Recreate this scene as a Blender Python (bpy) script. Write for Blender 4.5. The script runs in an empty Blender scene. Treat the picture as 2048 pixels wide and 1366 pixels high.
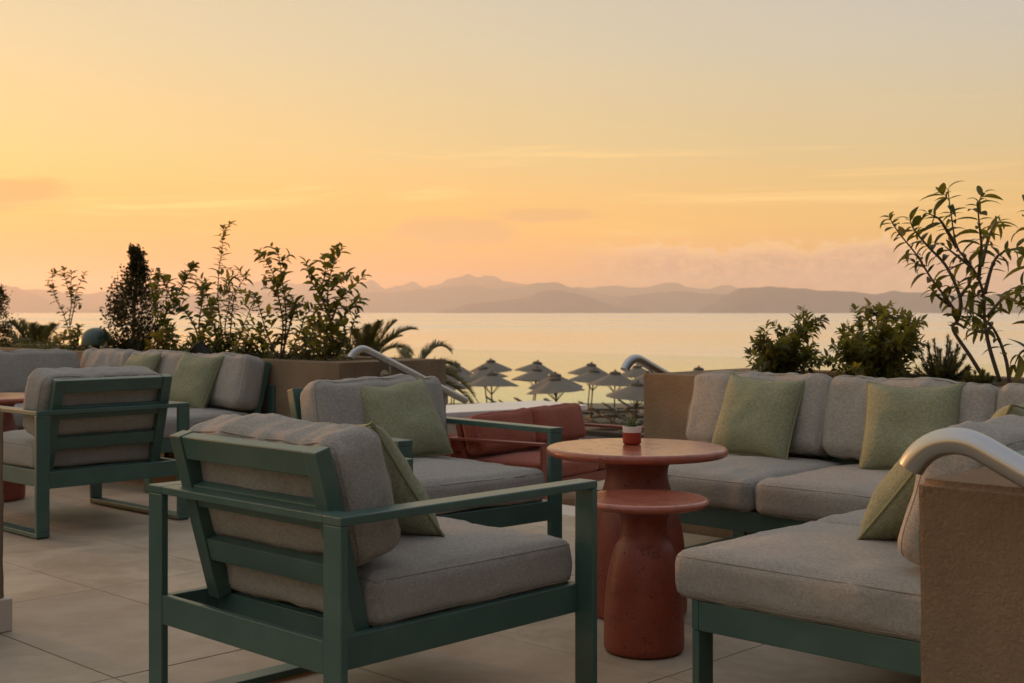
import bpy, bmesh, math, random
from mathutils import Vector, Matrix, noise as mnoise
R = math.radians
PI = math.pi
random.seed(7)
sc = bpy.context.scene
col = sc.collection

# ------------------------------------------------------------------ camera
F, YH, CH = 2575.0, 624.3, 1.08          # focal length in photo pixels, horizon row, eye height
cam_d = bpy.data.cameras.new('camera')
cam = bpy.data.objects.new('camera', cam_d); col.objects.link(cam)
cam.location = (0, 0, CH); cam.rotation_euler = (R(90), 0, 0)
cam_d.sensor_width = 36; cam_d.lens = 36 * F / 2048
cam_d.shift_y = (YH - 683) / 2048
cam_d.clip_start = 0.05; cam_d.clip_end = 60000
cam_d.dof.use_dof = True; cam_d.dof.focus_distance = 3.9; cam_d.dof.aperture_fstop = 8.0
sc.camera = cam

# ------------------------------------------------------------------ render / exposure
sc.render.engine = 'CYCLES'
cy = sc.cycles
cy.use_denoising = True
try: cy.denoiser = 'OPENIMAGEDENOISE'
except Exception: pass
cy.max_bounces = 8; cy.diffuse_bounces = 4; cy.glossy_bounces = 4; cy.transparent_max_bounces = 24
cy.transmission_bounces = 6; cy.volume_bounces = 4
cy.caustics_reflective = False; cy.caustics_refractive = False
cy.sample_clamp_indirect = 4.0
vs = sc.view_settings
vs.view_transform = 'Standard'; vs.look = 'None'; vs.gamma = 1; vs.exposure = 0.0
vs.use_curve_mapping = False

# ------------------------------------------------------------------ node helper
class NT:
    def __init__(self, tree): self.t = tree; self.n = tree.nodes; self.l = tree.links
    def node(self, typ, **kw):
        nd = self.n.new(typ)
        for k, v in kw.items(): setattr(nd, k, v)
        return nd
    def put(self, sock, v):
        if hasattr(v, 'default_value') or hasattr(v, 'is_linked'): self.l.new(v, sock)
        else: sock.default_value = v
    def m(self, op, a, b=0.0, c=None, clamp=False):
        nd = self.node('ShaderNodeMath', operation=op); nd.use_clamp = clamp
        self.put(nd.inputs[0], a); self.put(nd.inputs[1], b)
        if c is not None: self.put(nd.inputs[2], c)
        return nd.outputs[0]
    def smooth(self, v, a, b):
        nd = self.node('ShaderNodeMapRange', interpolation_type='SMOOTHSTEP')
        self.put(nd.inputs[0], v); self.put(nd.inputs[1], a); self.put(nd.inputs[2], b)
        return nd.outputs[0]
    def mix(self, f, a, b, mode='MIX'):
        nd = self.node('ShaderNodeMix', data_type='RGBA', blend_type=mode)
        self.put(nd.inputs[0], f)
        for s, v in ((nd.inputs[6], a), (nd.inputs[7], b)):
            if isinstance(v, (tuple, list)): v = (v[0], v[1], v[2], 1)
            self.put(s, v)
        return nd.outputs[2]
    def ramp(self, v, stops, interp='LINEAR'):
        nd = self.node('ShaderNodeValToRGB'); cr = nd.color_ramp; cr.interpolation = interp
        while len(cr.elements) > 1: cr.elements.remove(cr.elements[-1])
        cr.elements[0].position = stops[0][0]; cr.elements[0].color = (*stops[0][1], 1)
        for p, c in stops[1:]:
            e = cr.elements.new(p); e.color = (*c, 1)
        self.put(nd.inputs[0], v)
        return nd.outputs[0]
    def noise(self, vec, scale, detail=2, rough=.5, dist=0.0):
        nd = self.node('ShaderNodeTexNoise')
        if vec is not None: self.l.new(vec, nd.inputs['Vector'])
        nd.inputs['Scale'].default_value = scale; nd.inputs['Detail'].default_value = detail
        nd.inputs['Roughness'].default_value = rough; nd.inputs['Distortion'].default_value = dist
        return nd.outputs[0]
    def mapping(self, vec, scale=(1, 1, 1), rot=(0, 0, 0), loc=(0, 0, 0)):
        nd = self.node('ShaderNodeMapping'); self.l.new(vec, nd.inputs[0])
        nd.inputs['Scale'].default_value = scale; nd.inputs['Rotation'].default_value = rot
        nd.inputs['Location'].default_value = loc
        return nd.outputs[0]
    def xyz(self, x, y, z):
        nd = self.node('ShaderNodeCombineXYZ')
        self.put(nd.inputs[0], x); self.put(nd.inputs[1], y); self.put(nd.inputs[2], z)
        return nd.outputs[0]

# ------------------------------------------------------------------ sun and sky
SUN_AZ, SUN_EL = -50.0, 4.0              # degrees left of straight ahead, above the horizon
world = bpy.data.worlds.new('World'); sc.world = world; world.use_nodes = True
wt = NT(world.node_tree); wt.n.clear()
tc = wt.node('ShaderNodeTexCoord').outputs['Generated']
sep = wt.node('ShaderNodeSeparateXYZ'); wt.l.new(tc, sep.inputs[0])
dx, dy, dz = sep.outputs
el = wt.m('MULTIPLY', wt.m('ARCSINE', dz), 180 / PI)
az = wt.m('MULTIPLY', wt.m('ARCTAN2', dx, dy), 180 / PI)
eln = wt.m('DIVIDE', wt.m('MAXIMUM', el, 0.0), 90.0)
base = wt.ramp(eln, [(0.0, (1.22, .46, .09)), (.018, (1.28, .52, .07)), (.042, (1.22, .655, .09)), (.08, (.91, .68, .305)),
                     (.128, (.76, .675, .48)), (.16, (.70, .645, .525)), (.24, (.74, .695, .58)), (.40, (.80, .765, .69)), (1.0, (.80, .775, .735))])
sd = Vector((math.sin(R(SUN_AZ)) * math.cos(R(SUN_EL)), math.cos(R(SUN_AZ)) * math.cos(R(SUN_EL)), math.sin(R(SUN_EL))))
dp = wt.node('ShaderNodeVectorMath', operation='DOT_PRODUCT'); wt.l.new(tc, dp.inputs[0]); dp.inputs[1].default_value = sd
ang = wt.m('MULTIPLY', wt.m('ARCCOSINE', wt.m('MINIMUM', dp.outputs['Value'], 1.0)), 180 / PI)
away = wt.smooth(ang, 22.0, 85.0)
side = wt.mix(away, (1.03, .95, .76), (.77, .81, .94))
lowl = wt.m('MULTIPLY', wt.m('SUBTRACT', 1.0, wt.smooth(el, 2.0, 7.0)), wt.m('SUBTRACT', 1.0, wt.smooth(ang, 25.0, 62.0)))
side = wt.mix(lowl, side, (.90, .66, .40))
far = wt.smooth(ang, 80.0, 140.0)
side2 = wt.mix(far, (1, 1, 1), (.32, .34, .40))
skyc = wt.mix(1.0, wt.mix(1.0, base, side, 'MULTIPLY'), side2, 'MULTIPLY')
# glow round the low sun
g1 = wt.m('EXPONENT', wt.m('MULTIPLY', wt.m('POWER', wt.m('DIVIDE', ang, 27.0), 2.0), -1.0))
skyc = wt.mix(1.0, skyc, wt.mix(g1, (0, 0, 0), (.12, .05, .0)), 'ADD')
# clouds: soft banks low over the sea, wisps elsewhere, all round the horizon
cv = wt.xyz(wt.m('MULTIPLY', az, .11), wt.m('MULTIPLY', el, .55), 0.0)
n1 = wt.noise(cv, 1.0, 7, .6, .6)
n2 = wt.noise(wt.xyz(wt.m('MULTIPLY', az, .05), wt.m('MULTIPLY', el, .9), 3.7), 1.0, 6, .6, .8)
n3 = wt.noise(wt.xyz(wt.m('MULTIPLY', az, .9), wt.m('MULTIPLY', el, 2.2), 1.7), 1.0, 5, .6)
def ell(a0, e0, sa, se, amp=.8):
    q = wt.m('ADD', wt.m('POWER', wt.m('DIVIDE', wt.m('SUBTRACT', az, a0), sa), 2.0), wt.m('POWER', wt.m('DIVIDE', wt.m('SUBTRACT', el, e0), se), 2.0))
    v = wt.m('ADD', wt.m('SUBTRACT', 1.0, q), wt.m('MULTIPLY', wt.m('SUBTRACT', wt.m('ADD', wt.m('MULTIPLY', n1, .6), wt.m('MULTIPLY', n3, .4)), .5), amp * 4))
    return wt.smooth(v, -.25, .85)
# a long cumulus bank: ragged bright crest, soft foot
na = wt.noise(wt.xyz(wt.m('MULTIPLY', az, .35), 5.2, 0.0), 1.0, 2, .5); nbk = wt.noise(wt.xyz(wt.m('MULTIPLY', az, 1.5), wt.m('MULTIPLY', el, 2.4), 2.0), 1.0, 7, .66)
top = wt.m('ADD', wt.m('ADD', 2.15, wt.m('MULTIPLY', na, 1.5)), wt.m('MULTIPLY', wt.m('SUBTRACT', nbk, .5), 2.0))
hh_ = wt.m('SUBTRACT', top, el)
win = wt.m('MULTIPLY', wt.smooth(wt.m('ADD', az, wt.m('MULTIPLY', nbk, 3.0)), 2.5, 8.5), wt.m('SUBTRACT', 1.0, wt.smooth(az, 34.0, 60.0)))
bank = wt.m('MULTIPLY', wt.m('MULTIPLY', wt.smooth(hh_, -.02, .42), win), wt.m('ADD', .5, wt.m('MULTIPLY', wt.smooth(el, .2, 1.6), .5)))
rim = wt.m('MULTIPLY', wt.m('MULTIPLY', wt.smooth(hh_, -.12, .10), wt.m('SUBTRACT', 1.0, wt.smooth(hh_, .10, .55))), win)
skyc = wt.mix(wt.m('MULTIPLY', bank, .92), skyc, wt.mix(wt.smooth(nbk, .35, .65), (.66, .32, .18), (1.02, .55, .27)))
skyc = wt.mix(wt.m('MULTIPLY', rim, .40), skyc, (1.35, .86, .42))
puff = wt.m('MAXIMUM', ell(-2.6, 3.6, 3.2, .75, .9), ell(1.5, 4.3, 3.0, .35, .9))
skyc = wt.mix(wt.m('MULTIPLY', puff, .80), skyc, (.88, .45, .13))
dark = wt.m('MAXIMUM', ell(-22.3, 5.0, 3.8, .85, .9), ell(-33.0, 6.5, 5.0, .9, .8))
skyc = wt.mix(wt.m('MULTIPLY', dark, .90), skyc, (.84, .38, .08))
wis = wt.m('MULTIPLY', wt.smooth(n2, .52, .72), wt.m('MULTIPLY', wt.smooth(el, 2.0, 4.5), wt.m('SUBTRACT', 1.0, wt.smooth(el, 5.5, 10.5))))
skyc = wt.mix(wt.m('MULTIPLY', wis, .42), skyc, (1.5, .95, .30))
# the Nishita sky adds its own twilight over the whole dome
nish = wt.node('ShaderNodeTexSky', sky_type='NISHITA'); nish.sun_disc = False
nish.sun_elevation = R(SUN_EL); nish.sun_rotation = R(SUN_AZ); nish.dust_density = 2.0
nb = wt.node('ShaderNodeVectorMath', operation='SCALE'); wt.l.new(nish.outputs[0], nb.inputs[0]); nb.inputs['Scale'].default_value = .006
skyc = wt.mix(1.0, skyc, nb.outputs[0], 'ADD')
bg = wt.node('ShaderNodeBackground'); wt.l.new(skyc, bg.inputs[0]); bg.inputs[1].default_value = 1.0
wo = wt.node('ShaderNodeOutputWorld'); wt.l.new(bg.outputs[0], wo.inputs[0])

sun_d = bpy.data.lights.new('sun', 'SUN'); sun = bpy.data.objects.new('sun', sun_d); col.objects.link(sun)
sun_d.energy = 4.0; sun_d.angle = R(3.0); sun_d.color = (1.0, .41, .15)
sun.rotation_euler = (-sd).to_track_quat('-Z', 'Y').to_euler(); sun.location = (-20, 20, 12)

# ------------------------------------------------------------------ object helpers
def tag(o, label=None, cat=None, group=None, kind=None):
    if label: o['label'] = label
    if cat: o['category'] = cat
    if group: o['group'] = group
    if kind: o['kind'] = kind
    return o
def empty(name, loc=(0, 0, 0), rz=0.0, label=None, cat=None, group=None):
    o = bpy.data.objects.new(name, None); col.objects.link(o)
    o.location = loc; o.rotation_euler = (0, 0, rz); o.empty_display_size = .1
    return tag(o, label, cat, group)
def link(name, me, parent=None, mat=None):
    o = bpy.data.objects.new(name, me); col.objects.link(o)
    if parent is not None: o.parent = parent
    if mat is not None and not me.materials: me.materials.append(mat)
    return o
def children(o): return [c for c in bpy.data.objects if c.parent == o]
class MB:
    """collects shapes and links them as one mesh object"""
    def __init__(self): self.bm = bmesh.new()
    def box(self, x0, x1, y0, y1, z0, z1, M=None, bev=0.0):
        b = bmesh.new()
        vs_ = [b.verts.new(p) for p in ((x0, y0, z0), (x1, y0, z0), (x1, y1, z0), (x0, y1, z0), (x0, y0, z1), (x1, y0, z1), (x1, y1, z1), (x0, y1, z1))]
        for f in ((3, 2, 1, 0), (4, 5, 6, 7), (0, 1, 5, 4), (1, 2, 6, 5), (2, 3, 7, 6), (3, 0, 4, 7)): b.faces.new([vs_[i] for i in f])
        if bev: bmesh.ops.bevel(b, geom=list(b.edges), offset=bev, segments=2, affect='EDGES', profile=.5)
        return self._add(b, M)
    def _add(self, b, M=None):
        if M is not None: b.transform(M)
        me = bpy.data.meshes.new('tmp'); b.to_mesh(me); b.free(); self.bm.from_mesh(me); bpy.data.meshes.remove(me)
        return self
    def bar(self, p, q, w, h, up=(0, 0, 1), bev=0.0):
        p, q = Vector(p), Vector(q); d = q - p; L = d.length; d.normalize()
        s = d.cross(Vector(up)).normalized(); u = s.cross(d)
        M = Matrix((s, d, u)).transposed().to_4x4(); M.translation = p
        return self.box(-w / 2, w / 2, 0, L, -h / 2, h / 2, M, bev)
    def tube(self, pts, r, n=10, cap=True):
        pts = [Vector(p) for p in pts]; rs = r if isinstance(r, (list, tuple)) else [r] * len(pts)
        rings = []; prev = None
        for i, p in enumerate(pts):
            t = (pts[min(i + 1, len(pts) - 1)] - pts[max(i - 1, 0)]).normalized()
            if prev is None: a = t.orthogonal().normalized()
            else:
                a = prev - t * prev.dot(t)
                a = a.normalized() if a.length > 1e-6 else t.orthogonal().normalized()
            prev = a; b = t.cross(a)
            rings.append([self.bm.verts.new(p + (a * math.cos(2 * PI * k / n) + b * math.sin(2 * PI * k / n)) * rs[i]) for k in range(n)])
        for A, B in zip(rings, rings[1:]):
            for k in range(n): self.bm.faces.new((A[k], A[(k + 1) % n], B[(k + 1) % n], B[k]))
        if cap:
            self.bm.faces.new(rings[0][::-1]); self.bm.faces.new(rings[-1])
        return self
    def loop(self, pts, r, n=6):
        """closed tube"""
        pts = [Vector(p) for p in pts]; N = len(pts); rings = []; prev = None
        for i in range(N):
            t = (pts[(i + 1) % N] - pts[i - 1]).normalized()
            a = t.orthogonal().normalized() if prev is None else (prev - t * prev.dot(t)).normalized()
            prev = a; b = t.cross(a)
            rings.append([self.bm.verts.new(pts[i] + (a * math.cos(2 * PI * k / n) + b * math.sin(2 * PI * k / n)) * r) for k in range(n)])
        for i in range(N):
            A, B = rings[i], rings[(i + 1) % N]
            for k in range(n): self.bm.faces.new((A[k], A[(k + 1) % n], B[(k + 1) % n], B[k]))
        return self
    def lathe(self, prof, n=48, c=(0, 0, 0)):
        rings = []
        for r, z in prof:
            if r < 1e-5: rings.append([self.bm.verts.new((c[0], c[1], c[2] + z))])
            else: rings.append([self.bm.verts.new((c[0] + r * math.cos(2 * PI * k / n), c[1] + r * math.sin(2 * PI * k / n), c[2] + z)) for k in range(n)])
        for A, B in zip(rings, rings[1:]):
            for k in range(n):
                j = (k + 1) % n
                q = [A[k % len(A)], A[j % len(A)], B[j % len(B)], B[k % len(B)]]
                u = []
                for v in q:
                    if v not in u: u.append(v)
                if len(u) > 2: self.bm.faces.new(u)
        return self
    def quad(self, a, b, c, d):
        self.bm.faces.new([self.bm.verts.new(p) for p in (a, b, c, d)]); return self
    def mesh(self, name, mat, smooth=False, angle=40):
        bmesh.ops.recalc_face_normals(self.bm, faces=self.bm.faces[:])
        me = bpy.data.meshes.new(name); self.bm.to_mesh(me); self.bm.free()
        if mat: me.materials.append(mat)
        if smooth:
            me.polygons.foreach_set('use_smooth', [True] * len(me.polygons))
            if angle < 180:
                try: me.set_sharp_from_angle(angle=R(angle))
                except Exception: pass
        return me
    def build(self, name, mat, parent=None, smooth=False, angle=40):
        return link(name, self.mesh(name, mat, smooth, angle), parent)

# terrace grid: every piece of furniture stands on two axes about 45 degrees to the view
TH = .765
E1 = Vector((math.sin(TH), math.cos(TH), 0)); E2 = Vector((math.cos(TH), -math.sin(TH), 0))
def g(e1, e2, z=0.0): return E1 * e1 + E2 * e2 + Vector((0, 0, z))
GRZ = -TH                                 # local x = E2, local y = E1
def at(px, py, Y): return Vector(((px - 1024) / F * Y, Y, CH + (YH - py) / F * Y))

# ------------------------------------------------------------------ materials
M = {}
def mat(name, base, rough=.5, metal=0.0, spec=.5):
    m = bpy.data.materials.new(name); m.use_nodes = True
    t = NT(m.node_tree); p = t.n['Principled BSDF']
    p.inputs['Base Color'].default_value = (*base, 1); p.inputs['Roughness'].default_value = rough
    p.inputs['Metallic'].default_value = metal; p.inputs['Specular IOR Level'].default_value = spec
    M[name] = m
    return t, p
def objco(t): return t.node('ShaderNodeTexCoord').outputs['Object']
def bump(t, p, h, strength, dist):
    b = t.node('ShaderNodeBump'); b.inputs['Strength'].default_value = strength; b.inputs['Distance'].default_value = dist
    t.l.new(h, b.inputs['Height']); t.l.new(b.outputs[0], p.inputs['Normal'])
def fabric(name, c0, c1, c2, scale=1.0, bs=.7):
    """plain weave with a heathered yarn"""
    t, p = mat(name, c1, .92, 0, .15); o = objco(t)
    hv = t.noise(t.mapping(o, (260 * scale, 260 * scale, 70 * scale)), 1.0, 2, .6)
    hh = t.noise(t.mapping(o, (70 * scale, 90 * scale, 320 * scale), loc=(3, 5, 1)), 1.0, 2, .6)
    mott = t.m('ADD', t.m('MULTIPLY', hv, .5), t.m('MULTIPLY', hh, .5))
    c = t.ramp(mott, [(.36, c0), (.5, c1), (.64, c2)])
    big = t.noise(o, 3.0, 3, .6)
    c = t.mix(t.m('MULTIPLY', t.smooth(big, .35, .7), .10), c, c0)
    t.l.new(c, p.inputs['Base Color'])
    w1 = t.node('ShaderNodeTexWave', wave_type='BANDS', bands_direction='DIAGONAL'); w1.inputs['Scale'].default_value = 90 * scale; w1.inputs['Distortion'].default_value = 1.2
    w1.inputs['Detail Scale'].default_value = 30; t.l.new(o, w1.inputs[0])
    w2 = t.node('ShaderNodeTexWave', wave_type='BANDS', bands_direction='DIAGONAL'); w2.inputs['Scale'].default_value = 90 * scale; w2.inputs['Distortion'].default_value = 1.2
    w2.inputs['Detail Scale'].default_value = 30; t.l.new(t.mapping(o, (1, -1, 1)), w2.inputs[0])
    h = t.m('ADD', t.m('MULTIPLY', t.m('MAXIMUM', w1.outputs['Fac'], w2.outputs['Fac']), .6), t.m('MULTIPLY', mott, .8))
    bump(t, p, h, bs, .004)
    p.inputs['Sheen Weight'].default_value = .12; p.inputs['Sheen Roughness'].default_value = .5
fabric('grey_fabric', (.285, .272, .248), (.36, .343, .312), (.455, .435, .397), 1.1, .75)
fabric('green_fabric', (.215, .232, .135), (.29, .305, .19), (.38, .395, .26), 1.0, .85)
fabric('red_fabric', (.19, .052, .033), (.31, .088, .055), (.40, .13, .085), .8)
t, p = mat('seam_grey', (.26, .24, .21), .95, 0, .1)
t, p = mat('seam_green', (.24, .255, .145), .95, 0, .1)
t, p = mat('seam_red', (.2, .055, .035), .95, 0, .1)
def coat(name, c, rough):
    t, p = mat(name, c, rough, 0, .5); o = objco(t)
    n = t.noise(o, 900, 2); b = t.noise(o, 6, 4, .6)
    t.l.new(t.mix(t.m('MULTIPLY', t.smooth(b, .4, .75), .34), c, tuple(min(1, x * 1.5 + .02) for x in c)), p.inputs['Base Color'])
    t.l.new(t.m('ADD', rough - .06, t.m('MULTIPLY', b, .14)), p.inputs['Roughness'])
    bump(t, p, n, .12, .001)
coat('green_metal', (.050, .104, .088), .36)
coat('red_metal', (.20, .045, .030), .45)
coat('white_metal', (.74, .72, .68), .4)
t, p = mat('rubber', (.012, .012, .012), .7)
for nm, rg in (('terracotta', .40), ('terracotta_polished_lit', .16)):
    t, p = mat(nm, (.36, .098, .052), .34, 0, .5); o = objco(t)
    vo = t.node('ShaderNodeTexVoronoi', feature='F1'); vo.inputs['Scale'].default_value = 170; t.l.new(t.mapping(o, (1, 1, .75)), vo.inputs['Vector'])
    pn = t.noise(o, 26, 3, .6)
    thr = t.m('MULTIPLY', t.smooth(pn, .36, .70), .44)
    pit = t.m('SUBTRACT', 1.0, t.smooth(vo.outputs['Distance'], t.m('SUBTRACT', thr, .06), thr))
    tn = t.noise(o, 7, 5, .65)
    cc = t.mix(t.smooth(tn, .3, .7), *(((.19, .034, .018), (.26, .052, .028)) if rg > .3 else ((.285, .072, .042), (.37, .112, .070))))  # polished tops get a paler base colour standing in for the sky's reflection
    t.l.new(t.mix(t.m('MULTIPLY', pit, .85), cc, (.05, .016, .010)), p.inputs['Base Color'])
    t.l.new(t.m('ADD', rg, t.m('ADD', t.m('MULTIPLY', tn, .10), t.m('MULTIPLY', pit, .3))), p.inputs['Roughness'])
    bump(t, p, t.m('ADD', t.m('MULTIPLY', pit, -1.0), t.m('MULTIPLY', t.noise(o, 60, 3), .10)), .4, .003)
def stucco(name, c, big=1.0):
    t, p = mat(name, c, .95, 0, .15); o = objco(t)
    a = t.noise(o, 125, 5, .68, .8); b = t.noise(o, 2.2, 5, .6); d = t.noise(o, 44, 3, .6)
    cc = t.mix(t.smooth(b, .3, .7), tuple(x * .78 for x in c), tuple(x * 1.15 for x in c))
    cc = t.mix(t.m('MULTIPLY', t.smooth(a, .40, .72), .28), cc, tuple(x * .62 for x in c))
    t.l.new(cc, p.inputs['Base Color'])
    bump(t, p, t.m('ADD', a, t.m('MULTIPLY', d, .8)), .8 * big, .010)
stucco('stucco', (.25, .184, .122))
t, p = mat('tile', (.37, .30, .245), .62, 0, .4); o = objco(t)
oi = t.node('ShaderNodeObjectInfo').outputs['Random']
gp = t.node('ShaderNodeNewGeometry').outputs['Position']
b1 = t.noise(gp, 2.6, 7, .68, .5); b2 = t.noise(t.mapping(gp, (4, 22, 10), rot=(0, 0, .5)), 1.0, 5, .65, .5); b3 = t.noise(gp, 9, 5, .7)
c = t.mix(t.smooth(b1, .34, .66), (.315, .245, .168), (.46, .385, .285))
c = t.mix(t.m('MULTIPLY', t.smooth(b2, .42, .7), .30), c, (.42, .35, .28))
c = t.mix(t.m('MULTIPLY', t.smooth(b3, .56, .75), .25), c, (.26, .175, .12))
st_ = t.noise(t.mapping(gp, (.9, .9, 1), loc=(4, 1, 0)), 1.0, 7, .7, .5)
c = t.mix(t.m('MULTIPLY', t.smooth(st_, .54, .72), .35), c, (.25, .165, .115))
c = t.mix(t.m('MULTIPLY', oi, .50), c, (.29, .245, .19))
t.l.new(c, p.inputs['Base Color'])
t.l.new(t.m('ADD', .50, t.m('MULTIPLY', b3, .22)), p.inputs['Roughness'])
bump(t, p, t.m('ADD', b2, b3), .12, .004)
t, p = mat('grout', (.05, .042, .034), .95)
t, p = mat('pale_stone', (.52, .46, .40), .6); o = objco(t)
t.l.new(t.mix(t.noise(o, 5, 5, .6), (.43, .37, .31), (.58, .52, .46)), p.inputs['Base Color'])
t, p = mat('steel', (.42, .42, .42), .27, 1.0); o = objco(t)
sn = t.noise(t.mapping(o, (3, 3, 3)), 1.0, 2, .5)
t.l.new(t.m('ADD', .20, t.m('MULTIPLY', sn, .16)), p.inputs['Roughness'])
bump(t, p, sn, .05, .0006)
t, p = mat('soil', (.045, .032, .022), 1.0); o = objco(t)
bump(t, p, t.noise(o, 40, 5, .7), 1.0, .03)
t, p = mat('bark', (.115, .085, .058), .9); o = objco(t)
bump(t, p, t.noise(t.mapping(o, (120, 120, 30)), 1.0, 3), .5, .003)
t, p = mat('palm_bark', (.12, .09, .065), .95)
def leafmat(name, c0, c1, tr=.35):
    m = bpy.data.materials.new(name); m.use_nodes = True; M[name] = m
    t = NT(m.node_tree); t.n.remove(t.n['Principled BSDF']); out = t.n['Material Output']
    rnd = t.node('ShaderNodeObjectInfo').outputs['Random']
    pos = t.node('ShaderNodeNewGeometry').outputs['Position']
    k = t.m('ADD', t.m('MULTIPLY', rnd, .5), t.m('MULTIPLY', t.noise(pos, 30, 2), .5))
    c = t.mix(t.smooth(k, .2, .8), c0, c1)
    pr = t.node('ShaderNodeBsdfPrincipled'); t.l.new(c, pr.inputs['Base Color']); pr.inputs['Roughness'].default_value = .45
    tl = t.node('ShaderNodeBsdfTranslucent'); t.l.new(t.mix(1.0, c, (1.5, 1.35, .7), 'MULTIPLY'), tl.inputs[0])
    mx = t.node('ShaderNodeMixShader'); mx.inputs[0].default_value = tr
    t.l.new(pr.outputs[0], mx.inputs[1]); t.l.new(tl.outputs[0], mx.inputs[2]); t.l.new(mx.outputs[0], out.inputs[0])
leafmat('leaf', (.068, .082, .017), (.165, .165, .036), .6)
leafmat('leaf_dark', (.046, .056, .013), (.115, .115, .028), .45)
leafmat('conifer', (.030, .032, .010), (.080, .070, .022), .35)
leafmat('palm_leaf', (.05, .062, .018), (.125, .125, .040), .4)
leafmat('succulent', (.09, .15, .05), (.20, .26, .10), .3)
t, p = mat('umbrella_cloth', (.25, .222, .19), .9, 0, .2); o = objco(t)
t.l.new(t.mix(t.noise(o, 3, 4), (.175, .158, .140), (.225, .204, .18)), p.inputs['Base Color'])
t, p = mat('umbrella_cap', (.10, .088, .075), .9)
t, p = mat('pole_wood', (.09, .06, .04), .6)
t, p = mat('lounger_cloth', (.16, .15, .13), .9)
t, p = mat('black_plastic', (.012, .012, .013), .45)
t, p = mat('lamp_green', (.035, .072, .058), .38)
t, p = mat('pot_red', (.30, .035, .018), .42)
t, p = mat('pot_white', (.70, .64, .60), .5)
t, p = mat('rock', (.27, .22, .18), .95)
# deck and lower ground
t, p = mat('ground', (.20, .17, .13), .95); o = objco(t)
t.l.new(t.mix(t.noise(o, .25, 6, .65), (.12, .105, .075), (.27, .23, .175)), p.inputs['Base Color'])
# hills: dry scrub
t, p = mat('hill', (.1, .09, .09), 1.0, 0, .1); o = objco(t)
t.l.new(t.mix(t.noise(o, .004, 6, .65), (.075, .068, .075), (.15, .13, .135)), p.inputs['Base Color'])
# sea: calm, with slicks of smoother water
t, p = mat('sea', (.07, .105, .075), .16, 0, .5); gp = t.node('ShaderNodeNewGeometry').outputs['Position']
sl = t.noise(t.mapping(gp, (.0006, .0042, 1), rot=(0, 0, .06)), 1.0, 6, .6, .7)
t.l.new(t.m('ADD', .15, t.m('MULTIPLY', t.smooth(sl, .40, .60), .14)), p.inputs['Roughness'])
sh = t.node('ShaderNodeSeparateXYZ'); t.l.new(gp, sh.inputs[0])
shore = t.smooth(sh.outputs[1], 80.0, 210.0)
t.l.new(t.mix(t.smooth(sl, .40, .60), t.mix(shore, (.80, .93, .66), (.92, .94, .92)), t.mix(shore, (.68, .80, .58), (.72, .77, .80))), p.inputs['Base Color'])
wv = t.m('ADD', t.noise(t.mapping(gp, (.35, 1.1, 1)), 1.0, 3, .55), t.m('MULTIPLY', t.noise(t.mapping(gp, (.05, .16, 1)), 1.0, 2), 1.6))
fade = t.m('SUBTRACT', 1.0, t.smooth(sh.outputs[1], 300.0, 2500.0))
b = t.node('ShaderNodeBump'); b.inputs['Strength'].default_value = .12; b.inputs['Distance'].default_value = .6
t.l.new(wv, b.inputs['Height']); t.l.new(b.outputs[0], p.inputs['Normal'])
p.inputs['IOR'].default_value = 1.33; p.inputs['Metallic'].default_value = .92
# balustrade glass: faint green tint and a mirror sheen
m = bpy.data.materials.new('glass'); m.use_nodes = True; M['glass'] = m
t = NT(m.node_tree); t.n.remove(t.n['Principled BSDF'])
tr = t.node('ShaderNodeBsdfTransparent'); tr.inputs[0].default_value = (.975, .985, .958, 1)
gl = t.node('ShaderNodeBsdfGlossy'); gl.inputs['Roughness'].default_value = .02
fr = t.node('ShaderNodeFresnel'); fr.inputs[0].default_value = 1.35
mx = t.node('ShaderNodeMixShader'); bf = t.node('ShaderNodeNewGeometry').outputs['Backfacing']
t.l.new(t.m('MULTIPLY', fr.outputs[0], t.m('SUBTRACT', 1.0, bf)), mx.inputs[0]); t.l.new(tr.outputs[0], mx.inputs[1]); t.l.new(gl.outputs[0], mx.inputs[2])
t.l.new(mx.outputs[0], t.n['Material Output'].inputs[0])

# ================================================================== the setting
SEA_Z, DECK_Z, LOW_Z = -5.5, -4.4, -.53
mb = MB(); mb.quad((-24000, -1500, SEA_Z), (24000, -1500, SEA_Z), (24000, 23000, SEA_Z), (-24000, 23000, SEA_Z))
tag(mb.build('sea', M['sea']), kind='structure')
mb = MB(); mb.box(-220, 220, -120, 77.5, SEA_Z - 1, DECK_Z)
tag(mb.build('ground', M['ground']), kind='structure')

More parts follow.
